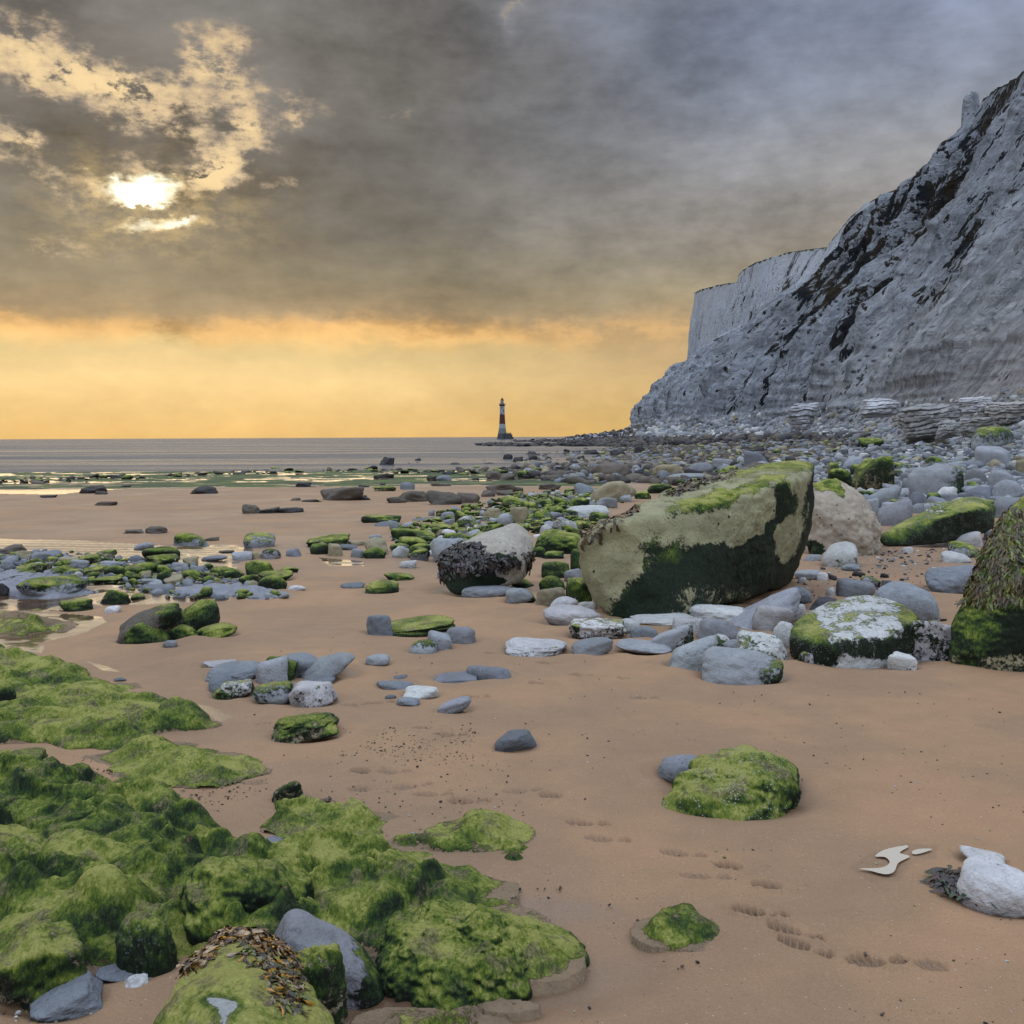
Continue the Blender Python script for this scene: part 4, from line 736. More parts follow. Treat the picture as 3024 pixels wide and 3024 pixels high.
def ledge(name, fr, poly, domes, label, res=.014, H=.05, lump=.05, edge=.22, alg=.85, tone=(.19, .135, .085), seed=1, wet=.0, ls=2.2):
    P2 = np.array([hit(*zc(fr, *p_))[:2] for p_ in poly]); DM = [dome_of(tuple(np.array([*zc(fr, b4[0], b4[1]), *zc(fr, b4[2], b4[3])])), seed+i) for i, b4 in enumerate(domes)]
    lo, hi = P2.min(0)-.25, P2.max(0)+.25
    xs = np.arange(lo[0], hi[0], res); ys = np.arange(lo[1], hi[1], res); X, Y = np.meshgrid(xs, ys); sh = X.shape; X = X.ravel(); Y = Y.ravel()
    wx = X+.10*fbm(v3(X*2.5, Y*2.5), 4, seed); wy = Y+.10*fbm(v3(X*2.5, Y*2.5, 7), 4, seed+4)
    dist = np.full(X.shape, 1e9)
    for i in range(len(P2)):
        a, c = P2[i], P2[(i+1) % len(P2)]; e = c-a
        t = np.clip(((wx-a[0])*e[0]+(wy-a[1])*e[1])/(e@e+1e-9), 0, 1)
        dist = np.minimum(dist, np.hypot(wx-a[0]-t*e[0], wy-a[1]-t*e[1]))
    sd = np.where(inpoly(wx, wy, P2), dist, -dist)
    body = sst(sd, -.01, edge)**1.4
    n = fbm(v3(X*ls, Y*ls), 4, seed+2); rd = 1-np.abs(fbm(v3(X*ls*.8+3, Y*ls*.8), 4, seed+6))*2.2
    z = body*(H+lump*1.25*n+lump*1.3*np.maximum(rd, 0)**2)-.07*(1-sst(body, 0, .25))
    for (cx, cy, a, c, h) in DM:
        rx = (X-cx+.12*a*fbm(v3(X*4, Y*4), 2, seed+8))/a; ry = (Y-cy+.12*c*fbm(v3(X*4, Y*4, 5), 2, seed+9))/c; r2 = rx*rx+ry*ry
        dz = h*.88*np.exp(-(r2*1.05)**1.3)*(1+.22*fbm(v3(X*6, Y*6), 3, seed+11))
        z = np.where(r2 < 5, np.log(np.exp(z*40)+np.exp(dz*40)-1*np.exp(-.03*40*0))/40 if False else np.maximum(z, dz)+.012*np.exp(-((z-dz)/.03)**2), z)
    cs_ = 1/(.10+lump*3.2); wx2 = X+.06*fbm(v3(X*5, Y*5), 3, seed+30); wy2 = Y+.06*fbm(v3(X*5, Y*5, 9), 3, seed+31)
    d1, d2 = cells(wx2*cs_, wy2*cs_*1.15, seed); z = z+body*lump*(1.15*np.sqrt(np.maximum(0, 1-(d1/.85)**2))-.45)-body*.35*lump*sst(d2-d1, .12, 0)
    z = z+body*.016*fbm(v3(X*12, Y*12), 5, seed+12)
    dm = np.zeros(X.shape)
    for (cx, cy, a, c, h) in DM: dm = np.maximum(dm, np.exp(-(((X-cx)/a)**2+((Y-cy)/c)**2)*.9))
    Zz = g(X, Y)+z; keep = ((sd > -.12) | (dm > .25)).reshape(sh)
    I = np.arange(X.size).reshape(sh); kf = keep[:-1, :-1] & keep[1:, :-1] & keep[:-1, 1:] & keep[1:, 1:]
    Fq = np.stack([I[:-1, :-1][kf], I[:-1, 1:][kf], I[1:, 1:][kf], I[1:, :-1][kf]], 1)
    us = np.unique(Fq); mp = -np.ones(X.size, int); mp[us] = np.arange(len(us)); Fq = mp[Fq]
    V = np.stack([X, Y, Zz], 1)[us]
    al = (alg*sst(z, -.008, .012)-.06+.42*fbm(v3(X*1.8, Y*2.6), 5, seed+20))[us]
    if alg > .7: al = np.where(z[us] > .006, np.maximum(al, .62), al)
    o = mk(name, V, Fq, rock, attrs=dict(alg=al, wet=wet, pit=0.0), cols={'tone': tone}, loc=(P2[:, 0].mean(), P2[:, 1].mean(), float(g(P2[:, 0].mean(), P2[:, 1].mean()))))
    tag(o, label, 'rock ledge', 'weed-covered rock ledges in the sand'); return o
ledge('mossy_ledge', 'P', [(-250,2300),(60,2275),(180,2275),(350,2310),(480,2350),(640,2420),(715,2470),(720,2500),(820,2480),(1000,2490),(1120,2510),(1300,2570),(1450,2640),(1440,2700),(1560,2740),(1690,2820),(1640,2880),(1400,2950),(1200,2950),(1100,2850),(1000,2800),(700,2900),(550,2880),(300,2880),(-250,2900)],
 [(-28,2440,359,2598),(-20,2570,154,2719),(130,2563,460,2780),(200,2344,326,2421),(121,2333,242,2393),(340,2400,470,2510),(470,2472,652,2542),(280,2505,447,2561),(494,2547,620,2626),(0,2300,140,2347),(160,2300,260,2328),
  (920,2605,1120,2693),(1105,2565,1292,2634),(1218,2627,1297,2674),(1292,2575,1459,2644),(1036,2521,1193,2575),(870,2470,1000,2560),(1290,2690,1500,2780),(1480,2750,1640,2850)], 'large lumpy ledge thick with green algae filling the lower left foreground', res=.011, H=.06, lump=.062, seed=31, ls=4.0)
ledge('mossy_ledge', 'E', [(-250,240),(60,240),(100,300),(300,360),(600,390),(720,430),(700,500),(900,570),(1000,640),(1350,690),(1560,760),(1500,830),(1480,870),(1150,900),(1540,1080),(1800,1040),(1900,1060),(1800,1150),(1480,1240),(1030,1190),(800,1020),(500,1030),(290,1000),(-250,1000)],
 [(800,900,1260,1080),(1025,965,1540,1215),(1440,1095,1640,1235),(1640,1080,1830,1150),(80,490,370,560),(130,410,300,460),(700,670,900,740),(820,615,960,655),(780,740,960,790),(0,740,300,860),(690,525,920,575),(580,830,790,900),(1380,780,1500,830)], 'flat algae-green ledge reaching in from the left edge above the largest ledge', res=.018, H=.045, lump=.05, seed=41)
ledge('mossy_ledge', 'G', [(0,130),(150,120),(330,190),(580,210),(700,270),(580,330),(400,395),(200,340),(100,290),(0,250)], [(0,150,140,260),(40,200,250,310),(190,240,580,390)], 'small green mossy ledge on sand just above the largest ledge', seed=51, H=.035, lump=.03, res=.011, edge=.12, ls=4)
ledge('mossy_ledge', 'G', [(720,400),(760,340),(960,340),(1100,350),(1120,260),(1200,200),(1400,210),(1480,270),(1440,400),(1540,430),(1500,500),(1400,510),(1300,450),(1090,460),(1000,410)], [(755,335,985,405),(1105,200,1400,360),(1110,265,1440,400),(1160,335,1290,420),(1405,420,1520,510)], 'small isolated knobbly ledge of grey-green rock in mid foreground sand', seed=61, H=.02, lump=.02, alg=.75, res=.010, edge=.1, ls=4)
ledge('mossy_ledge', 'H', [(260,950),(290,890),(420,870),(500,890),(555,950),(500,990),(350,1010),(270,990)], [(250,905,400,1000),(360,900,552,1005)], 'small crusted green rock alone on the lower right sand', seed=71, H=.012, lump=.018, alg=.85, res=.008, edge=.08, ls=5)
ledge('mossy_ledge', 'G', [(600,1520),(650,1425),(850,1400),(1080,1440),(1250,1400),(1450,1325),(1600,1400),(1500,1410),(1400,1380),(1370,1520)], [(640,1400,880,1500),(1080,1430,1300,1500),(1340,1325,1520,1380),(860,1420,1080,1500)], 'green and pale ledge at the very bottom edge right of the boulders', seed=81, H=.025, lump=.02, alg=.55, res=.008, edge=.08, ls=5)
ledge('mossy_ledge', 'A', [(-120,1200),(80,1195),(250,1205),(380,1250),(390,1280),(250,1300),(150,1320),(-120,1330)], [(-40,1195,290,1260),(300,1240,385,1275)], 'low brown-green ledge in the golden tide pool at far left', seed=91, H=.05, lump=.05, alg=.45, res=.03, edge=.3)
ledge('mossy_ledge', 'A', [(1000,1030),(1400,1020),(1560,1060),(1740,1080),(1500,1110),(1180,1100),(950,1065)], [], 'wet grey rock pavement below the left row of stones', seed=95, H=.03, lump=.05, alg=.15, res=.04, edge=.3, tone=(.2, .21, .24), wet=.6)
ledge('mossy_ledge', 'A', [(-120,980),(200,960),(500,1000),(600,1060),(400,1090),(300,1120),(90,1085),(-120,1075)], [], 'wet grey-green rock pavement at far left by the tide pool', seed=96, H=.03, lump=.05, alg=.3, res=.04, edge=.3, tone=(.2, .21, .24), wet=.6)

# ------------------------------------------------------------------ ground sheet
FOOT = [(1792,2478,-8),(2155,2556,-20),(2343,2758,-24),(2587,2838,-4),(2759,2852,-12),(2238,2703,-15),(1277,2344,-10),(1631,2349,-6),(1218,2320,20),(1380,2366,-10),(1065,2330,0),(1734,2433,-8),(1160,2279,6),(1069,2279,0),(1047,2082,10),(1120,2076,8),(785,2139,14),(1405,2059,-4),(1462,1934,0),(1587,2017,0),
 (1542,2333,0),(1712,1994,-6),(1844,2001,-4),(1614,1958,0),(2014,2520,-10),(2270,2615,-12),(2370,2800,-40),(560,2280,20),(760,2310,10),(1330,2170,4),(1900,2060,0),(1250,2150,-4),(2080,2590,0)]
def build_ground():
    ang = np.concatenate([np.linspace(-180, -36, 40, endpoint=False), np.linspace(-36, 36, 860, endpoint=False), np.linspace(36, 180, 40, endpoint=False)])*math.pi/180
    r = [0.4]
    for lim, st in ((2, .012), (10, .0025), (45, .005), (220, .012), (45000, .06)):
        while r[-1] < lim: r.append(r[-1]*(1+st))
    r = np.array(r); Rr, Aa = np.meshgrid(r, ang, indexing='ij'); X = (Rr*np.sin(Aa)).ravel(); Y = (Rr*np.cos(Aa)).ravel()
    R = Rr.ravel(); z = g(X, Y); front = (np.abs(Aa.ravel()) < .63) & (Y > .4)
    z = z+.006*fbm(v3(X*4, Y*4), 4, 51)*sst(R, 25, 8)+.0025*np.sin(Y*22+3*fbm(v3(X*1.2, Y*1.2), 3, 52))*sst(fbm(v3(X*.6, Y*.6), 2, 53), 0, .3)*sst(R, 14, 6)
    near = np.where(front & (R < 30))[0]
    xn, yn = X[near], Y[near]; dz = np.zeros(len(near)); gn = fbm(v3(xn*3, yn*3), 3, 55)
    fd = np.zeros(len(near))
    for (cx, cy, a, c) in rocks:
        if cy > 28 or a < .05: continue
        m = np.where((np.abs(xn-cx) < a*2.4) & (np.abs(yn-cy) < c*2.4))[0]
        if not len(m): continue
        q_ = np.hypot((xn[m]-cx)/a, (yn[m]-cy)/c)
        dz[m] -= min(.035, .11*a)*np.exp(-np.maximum(0, q_-.8)**2/.10)*(1+.5*gn[m]); dz[m] += min(.014, .05*a)*np.exp(-((q_-1.75)/.3)**2); fd[m] = np.maximum(fd[m], .62*sst(q_, 1.5, 1.0)*(.7+.6*gn[m]))  # last term paints contact shade as a dark ring round each stone
    for i, (px, py, hd) in enumerate(FOOT):
        h_ = hit(px, py); a = math.radians(hd+7*math.sin(i*2.3)); m = np.where((np.abs(xn-h_[0]) < .3) & (np.abs(yn-h_[1]) < .3))[0]
        if not len(m): continue
        u = (xn[m]-h_[0])*math.cos(a)+(yn[m]-h_[1])*math.sin(a); v = -(xn[m]-h_[0])*math.sin(a)+(yn[m]-h_[1])*math.cos(a)
        k_ = 1.35; u = u*k_; v = v*k_; fa = (.45, 1.0, .6, .85)[i % 4]; u = np.where(i % 3 == 1, u-.04, u); pro = np.maximum(sst(1-np.hypot(u+.045, v/ .60)/.095, 0, .35), sst(1-np.hypot((u-.10)/1.0, v/.75)/.052, 0, .4))
        if i % 3 == 1: pro = pro*sst(u, .04, -.01)
        dz[m] += 1.9*fa*(pro*(-.013+.009*np.sin(u*2*math.pi/.032+v*22+2*np.sin(v*40)))+.004*np.exp(-((np.hypot(u/1.5, v)-.085)/.022)**2)*(1-pro)*(1+vn(v3(xn[m]*60, yn[m]*60), 4)))
        fd[m] = np.maximum(fd[m], pro*.45)
    z[near] += dz
    # crumbled patches
    # tide ripples far left
    rip = np.exp(-(((X+7.2)/3.2)**2+((Y-17.5)/3.0)**2)); z += rip*.018*np.sin(Y*14+X*2+2*fbm(v3(X, Y), 2, 60))
    # green weed flat at the waterline
    rz = sst(Y+3*fbm(v3(X*.1, Y*.1), 3, 62), 49, 53)*sst(X, 12+.02*Y, 2+.02*Y)*(1-sst(Y, 84, 96))
    rn = fbm(v3(X*.45, Y*.8), 4, 64); z += rz*(.055*rn-.0)
    pp = np.zeros((len(X), 2))+1e6; ok = front & (R > 1.2); pp[ok] = proj(np.stack([X, Y, z], 1)[ok])
    wn_ = fbm(v3(X*.8, Y*.8), 3, 66); px = pp[:, 0]+40*wn_; py = pp[:, 1]+7*fbm(v3(X*.5, Y*.5, 3), 3, 67)*sst(R, 60, 30)
    wet = np.zeros(len(X))+.16*sst(R, 9, 16)+.30*fbm(v3(X*.5, Y*.35), 4, 68)+.12
    wet[near] = np.maximum(wet[near], np.clip(fd, 0, .6))  # painted contact shade at stones and darker footprints merged into the wetness
    def wp(fr, poly, v):
        nonlocal wet
        m = inpoly(px, py, zpoly(fr, poly)); wet = np.where(m, np.maximum(wet, v), wet)
    wp('A', [(-300,478),(500,462),(1000,438),(1932,428),(1932,440),(1000,454),(600,480),(330,500),(-300,500)], .9)
    wp('A', [(-300,740),(700,780),(1000,800),(1400,790),(1500,840),(1350,900),(1300,1000),(1450,1050),(1300,1115),(600,1140),(-300,1110)], .8)
    wp('A', [(-300,1080),(200,1075),(560,1100),(620,1135),(250,1175),(-300,1150)], 1.0)
    wp('A', [(-300,1170),(350,1185),(560,1200),(590,1230),(480,1290),(250,1340),(-300,1340)], 1.0)
    wp('A', [(440,990),(760,1010),(700,1060),(560,1080)], 1.0); wp('A', [(1020,800),(1250,790),(1330,830),(1200,870),(1040,850)], 1.0)
    wp('B', [(90,860),(320,880),(310,910),(130,910)], 1.0)
    wp('E', [(-200,205),(120,200),(320,250),(280,300),(150,290),(-200,240)], 1.0); wp('E', [(600,360),(760,400),(850,440),(720,430)], .9); wp('E', [(1150,640),(1500,690),(1720,760),(1600,820),(1500,740),(1300,690)], .75)
    wp('G', [(420,1472),(460,1300),(700,1220),(1000,1340),(1300,1380),(1050,1420),(700,1420)], .75)
    wp('H', [(1150,700),(1240,640),(1400,590),(1540,600),(1540,660),(1440,680),(1380,760),(1250,770)], .3)
    green = rz*(.30+.70*sst(rn, -.25, .15))
    wet = np.where(rz > .5, np.where(z < SEA+.015, 1, .5), wet)
    grit = np.zeros(len(X)); grit = np.maximum(grit, .9*sst(X, 14+.05*(Y-24), 18+.05*(Y-24))); wet = wet*(1-grit)
    grit = np.maximum(grit, .45*inpoly(px, py, zpoly('A', [(-300,850),(700,880),(1300,920),(1200,1000),(400,1000),(-300,960)])))
    n, m = Rr.shape; I = np.arange(n*m).reshape(n, m); J = np.roll(I, -1, 1)
    Fq = np.stack([I[:-1].ravel(), I[1:].ravel(), J[1:].ravel(), J[:-1].ravel()], 1)
    V = np.stack([X, Y, z], 1); V = np.vstack([V, [[0, 0, 0.0]]]); c = len(V)-1
    Fq = Fq[:, ::-1]
    # close the middle with thin quads
    mid = [(I[0, k], I[0, (k+1) % m], I[0, (k+2) % m], c) for k in range(0, m-1, 2)]
    Fq = np.vstack([Fq, np.array(mid)])
    ap = lambda a: np.append(a, 0)
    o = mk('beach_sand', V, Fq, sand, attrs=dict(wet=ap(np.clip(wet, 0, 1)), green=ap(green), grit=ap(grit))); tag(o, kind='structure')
build_ground()
# sea
def build_sea():
    ang = np.radians(np.linspace(-62, 62, 760)); r = [44.0]
    while r[-1] < 700: r.append(r[-1]*1.0048)
    while r[-1] < 60000: r.append(r[-1]*1.08)
    Rr, Aa = np.meshgrid(np.array(r), ang, indexing='ij'); X = (Rr*np.sin(Aa)).ravel(); Y = (Rr*np.cos(Aa)).ravel(); R_ = Rr.ravel()
    cs, sn = math.cos(.25), math.sin(.25); u = X*cs+Y*sn; w = -X*sn+Y*cs
    z = .050*fbm(v3(u/7, w/2.2), 3, 201)+.020*fbm(v3(u/2.5, w/.9, 4), 3, 202)*sst(R_, 260, 120)
    calm = .45+.75*sst(fbm(v3(u/60, w/16), 3, 203), -.3, .4); z = z*calm*(1-sst(R_, 170, 330))*sst(R_, 46, 95)
    n, m = Rr.shape; I = np.arange(n*m).reshape(n, m)
    Fq = np.stack([I[:-1, :-1].ravel(), I[:-1, 1:].ravel(), I[1:, 1:].ravel(), I[1:, :-1].ravel()], 1)[:, ::-1]
    tag(mk('sea', np.stack([X, Y, z+SEA], 1), Fq, seam), kind='structure')
build_sea()
# shallow milky pool at lower right
def flat_pool(fr, poly, label):
    P = []; n = len(poly)
    pts = np.array([zc(fr, *p_) for p_ in poly]); W = np.array([hit(*p_) for p_ in pts])
    for i in range(n):     # smooth outline
        for t in (0, .25, .5, .75):
            a, b_, c, d = W[i-1], W[i], W[(i+1) % n], W[(i+2) % n]
            P.append(.5*((2*b_)+(-a+c)*t+(2*a-5*b_+4*c-d)*t*t+(-a+3*b_-3*c+d)*t**3))
    P = np.array(P); P[:, 2] += .010
    bm = bmesh.new(); f = bm.faces.new([bm.verts.new(p_) for p_ in P]); bmesh.ops.triangulate(bm, faces=[f])
    me = bpy.data.meshes.new('puddle'); bm.to_mesh(me); bm.free(); me.materials.append(poolm); o = bpy.data.objects.new('puddle', me); col.objects.link(o)
    tag(o, label, 'puddle', kind='structure')
flat_pool('H', [(1265,660),(1310,630),(1400,612),(1412,620),(1375,645),(1420,662),(1370,690),(1350,730),(1310,742),(1240,725),(1195,716),(1290,712),(1330,690),(1310,665)], None)
flat_pool('H', [(1430,640),(1460,628),(1520,628),(1480,645),(1440,652)], None)

# ------------------------------------------------------------------ chalk cliff
def S(D, toe, mid, top, skirt=None, inl=60, dz=4.0):
    gx = lambda q_: pt(q_[0], q_[1], D)
    t, m_, p_ = gx(toe), gx(mid), gx(top)
    sk = np.array([t[0]-(skirt or 9), D, 0]); sk[2] = g(sk[0], D)-.3
    return [math.log(D), sk, t, m_, p_, p_+[inl, 0, dz]]
def SW(D, tx, tz, mx, mz, px_, pz):
    sk = np.array([tx-8, D, 0]); sk[2] = g(sk[0], D)-.3
    return [math.log(D), sk, np.array([tx, D, tz]), np.array([mx, D, mz]), np.array([px_, D, pz]), np.array([px_+60, D, pz+4])]
ST_ = [SW(25, 42, 3, 68, 34, 84, 70), SW(60, 42, 3, 70, 36, 88, 74), SW(110, 49, 3.5, 76, 38, 98, 78), SW(165, 54, 3.5, 82, 42, 105, 80),
 S(205, (2330,1250), (2780,690), (3075,180)), S(215, (2290,1252), (2740,720), (3024,218)), S(232, (2240,1254), (2700,740), (2945,262)), S(245, (2205,1256), (2680,760), (2915,295)), S(252, (2190,1258), (2670,770), (2903,365), None, 6, -8), S(262, (2170,1258), (2655,770), (2888,410), None, 6, -8), S(272, (2155,1259), (2640,770), (2850,405), None, 8, -6), S(290, (2125,1260), (2600,790), (2815,425)),
 S(305, (2100,1260), (2580,800), (2785,448)), S(322, (2080,1261), (2560,800), (2765,468)), S(338, (2060,1262), (2530,800), (2735,512)), S(352, (2040,1263), (2500,800), (2690,545)), S(385, (2010,1264), (2470,820), (2600,580)), S(405, (1995,1264), (2450,830), (2555,602)),
 S(425, (1980,1265), (2430,850), (2515,640)), S(440, (1972,1265), (2415,880), (2480,680)), S(455, (1965,1266), (2385,920), (2455,712)), S(475, (1955,1266), (2340,960), (2441,735)), S(540, (1940,1266), (2290,960), (2420,732)), S(600, (1925,1266), (2250,960), (2330,745)),
 S(660, (1915,1266), (2190,980), (2230,775)), S(690, (1905,1267), (2160,1000), (2192,798)), S(700, (1900,1267), (2150,1010), (2181,812)), S(712, (1896,1267), (2146,1020), (2181,832)), S(790, (1880,1267), (2080,1050), (2120,842)), S(850, (1868,1267), (2045,1075), (2070,855)),
 S(885, (1862,1268), (2034,1090), (2052,864), 40), S(900, (1862,1268), (2034,1095), (2054,866), 62), S(935, (1875,1270), (2045,1090), (2064,868), 62), S(1000, (1930,1272), (2100,1090), (2120,870), 62)]
LD = np.array([s_[0] for s_ in ST_]); PR = np.array([s_[1:] for s_ in ST_])      # stations x 5 x 3
def cliff_surface(ld, v):
    K = np.stack([np.stack([np.interp(ld, LD, PR[:, j, k]) for k in range(3)], -1) for j in range(5)], 1)
    br = [0, .07, .52, .90, 1.0]; out = np.zeros((len(v), 3))
    for i in range(4):
        m = (v >= br[i]) & (v <= br[i+1]); t = ((v-br[i])/(br[i+1]-br[i]))[m][:, None]
        out[m] = K[m, i]*(1-t)+K[m, i+1]*t
    return out
def cliff_full(ld, v):
    Pn = cliff_surface(ld, v); D = Pn[:, 1]; s_ = np.interp(ld, LD, np.concatenate([[0], np.cumsum(np.hypot(*(PR[1:, 2, :2]-PR[:-1, 2, :2]).T))]))
    env = sst(v, .04, .2)*(1-sst(v, .70, .88)*.85)*(1-sst(v, .9, .93)); sc = np.clip(D/220, .45, 2.0)
    c1 = v3(s_/15+.5*vn(v3(v*2.5, s_/60), 90), v*.9); rid = 1-np.abs(fbm(c1, 4, 91))*2.6
    c2 = v3(s_/5+.3*vn(v3(v*4, s_/20), 92), v*1.5, 4); r2 = 1-np.abs(fbm(c2, 4, 93))*2.4
    far = sst(D, 350, 390)*sst(v, .42, .56); near = 1-.8*far
    disp = env*sc*near*(6.0*rid+4.0*r2+2.2*(1-np.abs(fbm(v3(s_/1.8, v*5, 2), 4, 95))*2)+1.3*fbm(v3(s_/2.5, v*22, 6), 4, 99))
    disp = disp-env*sc*near*3.4
    lay = fbm(v3(s_/60, Pn[:, 2]/1.1, 5), 3, 96)*(1-.85*far); disp = disp+sst(v, .03, .08)*(1-sst(v, .88, .9))*(.35+.5*sst(v, .25, .08))*lay*1.3
    Pn = Pn+0; Pn[:, 0] -= disp*.9; Pn[:, 1] -= disp*.25; Pn[:, 2] += env*.25*disp
    tz = (1-.6*sst(D, 350, 400))*(sst(v, .86, .9))*(1-sst(v, .9, 1.0)*.6); Pn[:, 2] += tz*(.6*fbm(v3(s_/6, 3), 4, 97)); Pn[:, 0] += tz*1.2*fbm(v3(s_/9, 8), 3, 98)
    return Pn, s_, rid, r2, disp
def build_cliff():
    lds = np.concatenate([np.linspace(LD[0], math.log(200), 420), np.linspace(math.log(200), math.log(480), 760)[1:], np.linspace(math.log(480), LD[-1], 420)[1:]])
    vs = np.concatenate([np.linspace(0, .9, 330), np.linspace(.9, 1, 20)[1:]])
    L, Vv = np.meshgrid(lds, vs, indexing='ij'); ld = L.ravel(); v = Vv.ravel()
    Pn, s_, rid, r2, disp = cliff_full(ld, v)
    D = Pn[:, 1]
    veg_shade = .31+.42*fbm(v3(s_/20, v*6), 5, 101)
    w = np.exp(-((D-285)/95)**2)*np.exp(-((v-.58)/.30)**2); veg_shade += .36*w*(1+1.1*fbm(v3(s_/12, v*7), 3, 103))
    for d0, wd, v0, v1, a in ((268, 10, .25, .9, .35), (225, 7, .2, .75, .28), (190, 6, .2, .6, .33), (165, 6, .3, .7, .3), (250, 9, .1, .5, .28), (345, 14, .3, .75, .3), (400, 12, .15, .55, .2), (560, 30, .5, .8, .22), (640, 25, .15, .6, .2), (800, 16, .12, .34, .22), (750, 12, .2, .5, .2), (140, 5, .1, .5, .25), (860, 25, .08, .2, .2)):
        veg_shade += a*np.exp(-((D+25*fbm(v3(v*4, d0), 2, 5)-d0)/wd)**2)*sst(v, v0-.05, v0+.05)*(1-sst(v, v1-.05, v1+.08))
    veg_shade -= .26*sst(rid, .1, .9)-.26*sst(rid, .1, -.7)-.12*sst(r2, 0, -.8); veg_shade = veg_shade*sst(v, .05, .12)  # gully hollows painted darker as self-shading, on top of real plants and dirt
    veg_shade = np.where((D > 700) & (v > .55), veg_shade*.25, veg_shade); veg_shade = np.where((D > 370) & (D < 470) & (v > .55), veg_shade*.35, veg_shade)
    toe_green = sst(v, .09, .05)*.3
    gr = sst(v+.010*vn(v3(s_/4, 2), 7), .893, .899)
    I = np.arange(len(ld)).reshape(L.shape); Fq = np.stack([I[:-1, :-1].ravel(), I[1:, :-1].ravel(), I[1:, 1:].ravel(), I[:-1, 1:].ravel()], 1)
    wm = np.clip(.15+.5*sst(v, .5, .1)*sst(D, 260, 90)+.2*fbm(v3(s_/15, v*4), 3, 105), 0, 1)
    o = mk('chalk_cliff', Pn, Fq, cliffm, attrs=dict(veg_shade=veg_shade, grass=gr, warm=wm, su=s_, hv=v, fars=sst(D, 350, 390)*sst(v, .42, .56))); tag(o, kind='structure')
build_cliff()

D0 = 263
HP = [(2845,350,0),(2845,298,0),(2852,280,0),(2880,272,1),(2889,286,2),(2888,375,2),(2840,420,0),(2893,440,0),(2850,292,9),(2884,285,9),(2886,370,9),(2846,350,9),(2835,430,9),(2868,285,-1),(2864,380,-2)]
W, F = hull_rock([pt(a, c, D0+d) for a, c, d in HP], sub=5, p=16, rough=.45, seed=61, down=False, fs=.3)
o = mk('chalk_pinnacle', W, F, cliffm, attrs=dict(veg_shade=.12, grass=0.0, warm=.1, su=W[:, 1]+W[:, 0], hv=W[:, 2]/60), loc=W.mean(0)*[1, 1, 0]+[0, 0, W[:, 2].min()]); tag(o, 'thin chalk pinnacle standing free at the cliff edge against the sky', 'rock pinnacle')

# ------------------------------------------------------------------ stuff: rubble too plentiful to count
def field(name, label, cat, P, size, style_w, seed, sub=2, flat=(.4, .9), mesh_rough=1.0):
    rs = np.random.RandomState(seed); N = len(P); lib = [unit_rock(900+k, sub, 3.4+.75*k if mesh_rough <= 1 else 11, 4+k//3 if mesh_rough <= 1 else 7, .10*mesh_rough) for k in range(14)]
    VV = []; FF = []; al = []; wt = []; tn = []; b0 = 0; stl = list(style_w); pr = np.array([style_w[k] for k in stl], float); pr /= pr.sum()
    for i in range(N):
        U, F = lib[rs.randint(14)]; s_ = size[i]; st = stl[rs.choice(len(stl), p=pr)]; t, a0, at_, asd, w_, *_ = ST[st]
        a = rs.uniform(0, 6.28); c, q_ = math.cos(a), math.sin(a); sc = np.array([s_*rs.uniform(.8, 1.35), s_*rs.uniform(.6, 1.0), s_*rs.uniform(*flat)])/2
        L = U*sc; tl = rs.uniform(-.35, .35); ct, stt = math.cos(tl), math.sin(tl); L = np.stack([L[:, 0]*ct-L[:, 2]*stt, L[:, 1], L[:, 0]*stt+L[:, 2]*ct], 1)
        Wd = np.stack([L[:, 0]*c-L[:, 1]*q_, L[:, 0]*q_+L[:, 1]*c, L[:, 2]+sc[2]*.45], 1)+P[i]
        VV.append(Wd); FF.append(F+b0); b0 += len(U)
        al.append(a0+at_*U[:, 2]+asd*U[:, 0]); wt.append(np.full(len(U), w_*.8)); tn.append(np.broadcast_to(np.array(TONES[t])*rs.uniform(.75, 1.25)*(1+rs.uniform(-.03, .03, 3)), (len(U), 3)))
    if not N: return
    o = mk(name, np.vstack(VV), np.vstack(FF), rock, attrs=dict(alg=np.concatenate(al), wet=np.clip(np.concatenate(wt), 0, 1), pit=0.0), cols={'tone': np.vstack(tn)})
    tag(o, label, cat, kind='stuff')
def scatter(polys, n, s0, s1, seed, k=.40, pw=2.0, avoid=.85, extra=None):
    rs = np.random.RandomState(seed); out = []; sz = []; cell = {}; big = s1
    RK = np.array(rocks)
    for _ in range(n):
        poly = polys[rs.randint(len(polys))]; P_ = np.array(poly); px = rs.uniform(P_[:, 0].min(), P_[:, 0].max()); py = rs.uniform(P_[:, 1].min(), P_[:, 1].max())
        if not inpoly(np.array([px]), np.array([py]), poly)[0]: continue
        r = ray(px, py); r = r/r[1]; h = hitfast(px, py)
        if h is None: continue
        s_ = s0+(s1-s0)*rs.uniform()**pw; rad = s_/2
        if extra and not extra(h): continue
        if len(RK):
            q_ = ((RK[:, 0]-h[0])/(RK[:, 2]+rad*.7))**2+((RK[:, 1]-h[1])/(RK[:, 3]+rad*.7))**2
            if q_.min() < avoid: continue
        cx, cy = int(h[0]//big), int(h[1]//big); bad = False
        for i in (-1, 0, 1):
            for j in (-1, 0, 1):
                for (x, y, rr) in cell.get((cx+i, cy+j), ()):
                    if (x-h[0])**2+(y-h[1])**2 < (k*(rr+rad)*2)**2*.9: bad = True; break
                if bad: break
            if bad: break
        if bad: continue
        cell.setdefault((cx, cy), []).append((h[0], h[1], rad)); out.append(h); sz.append(s_)
    return np.array(out), np.array(sz)
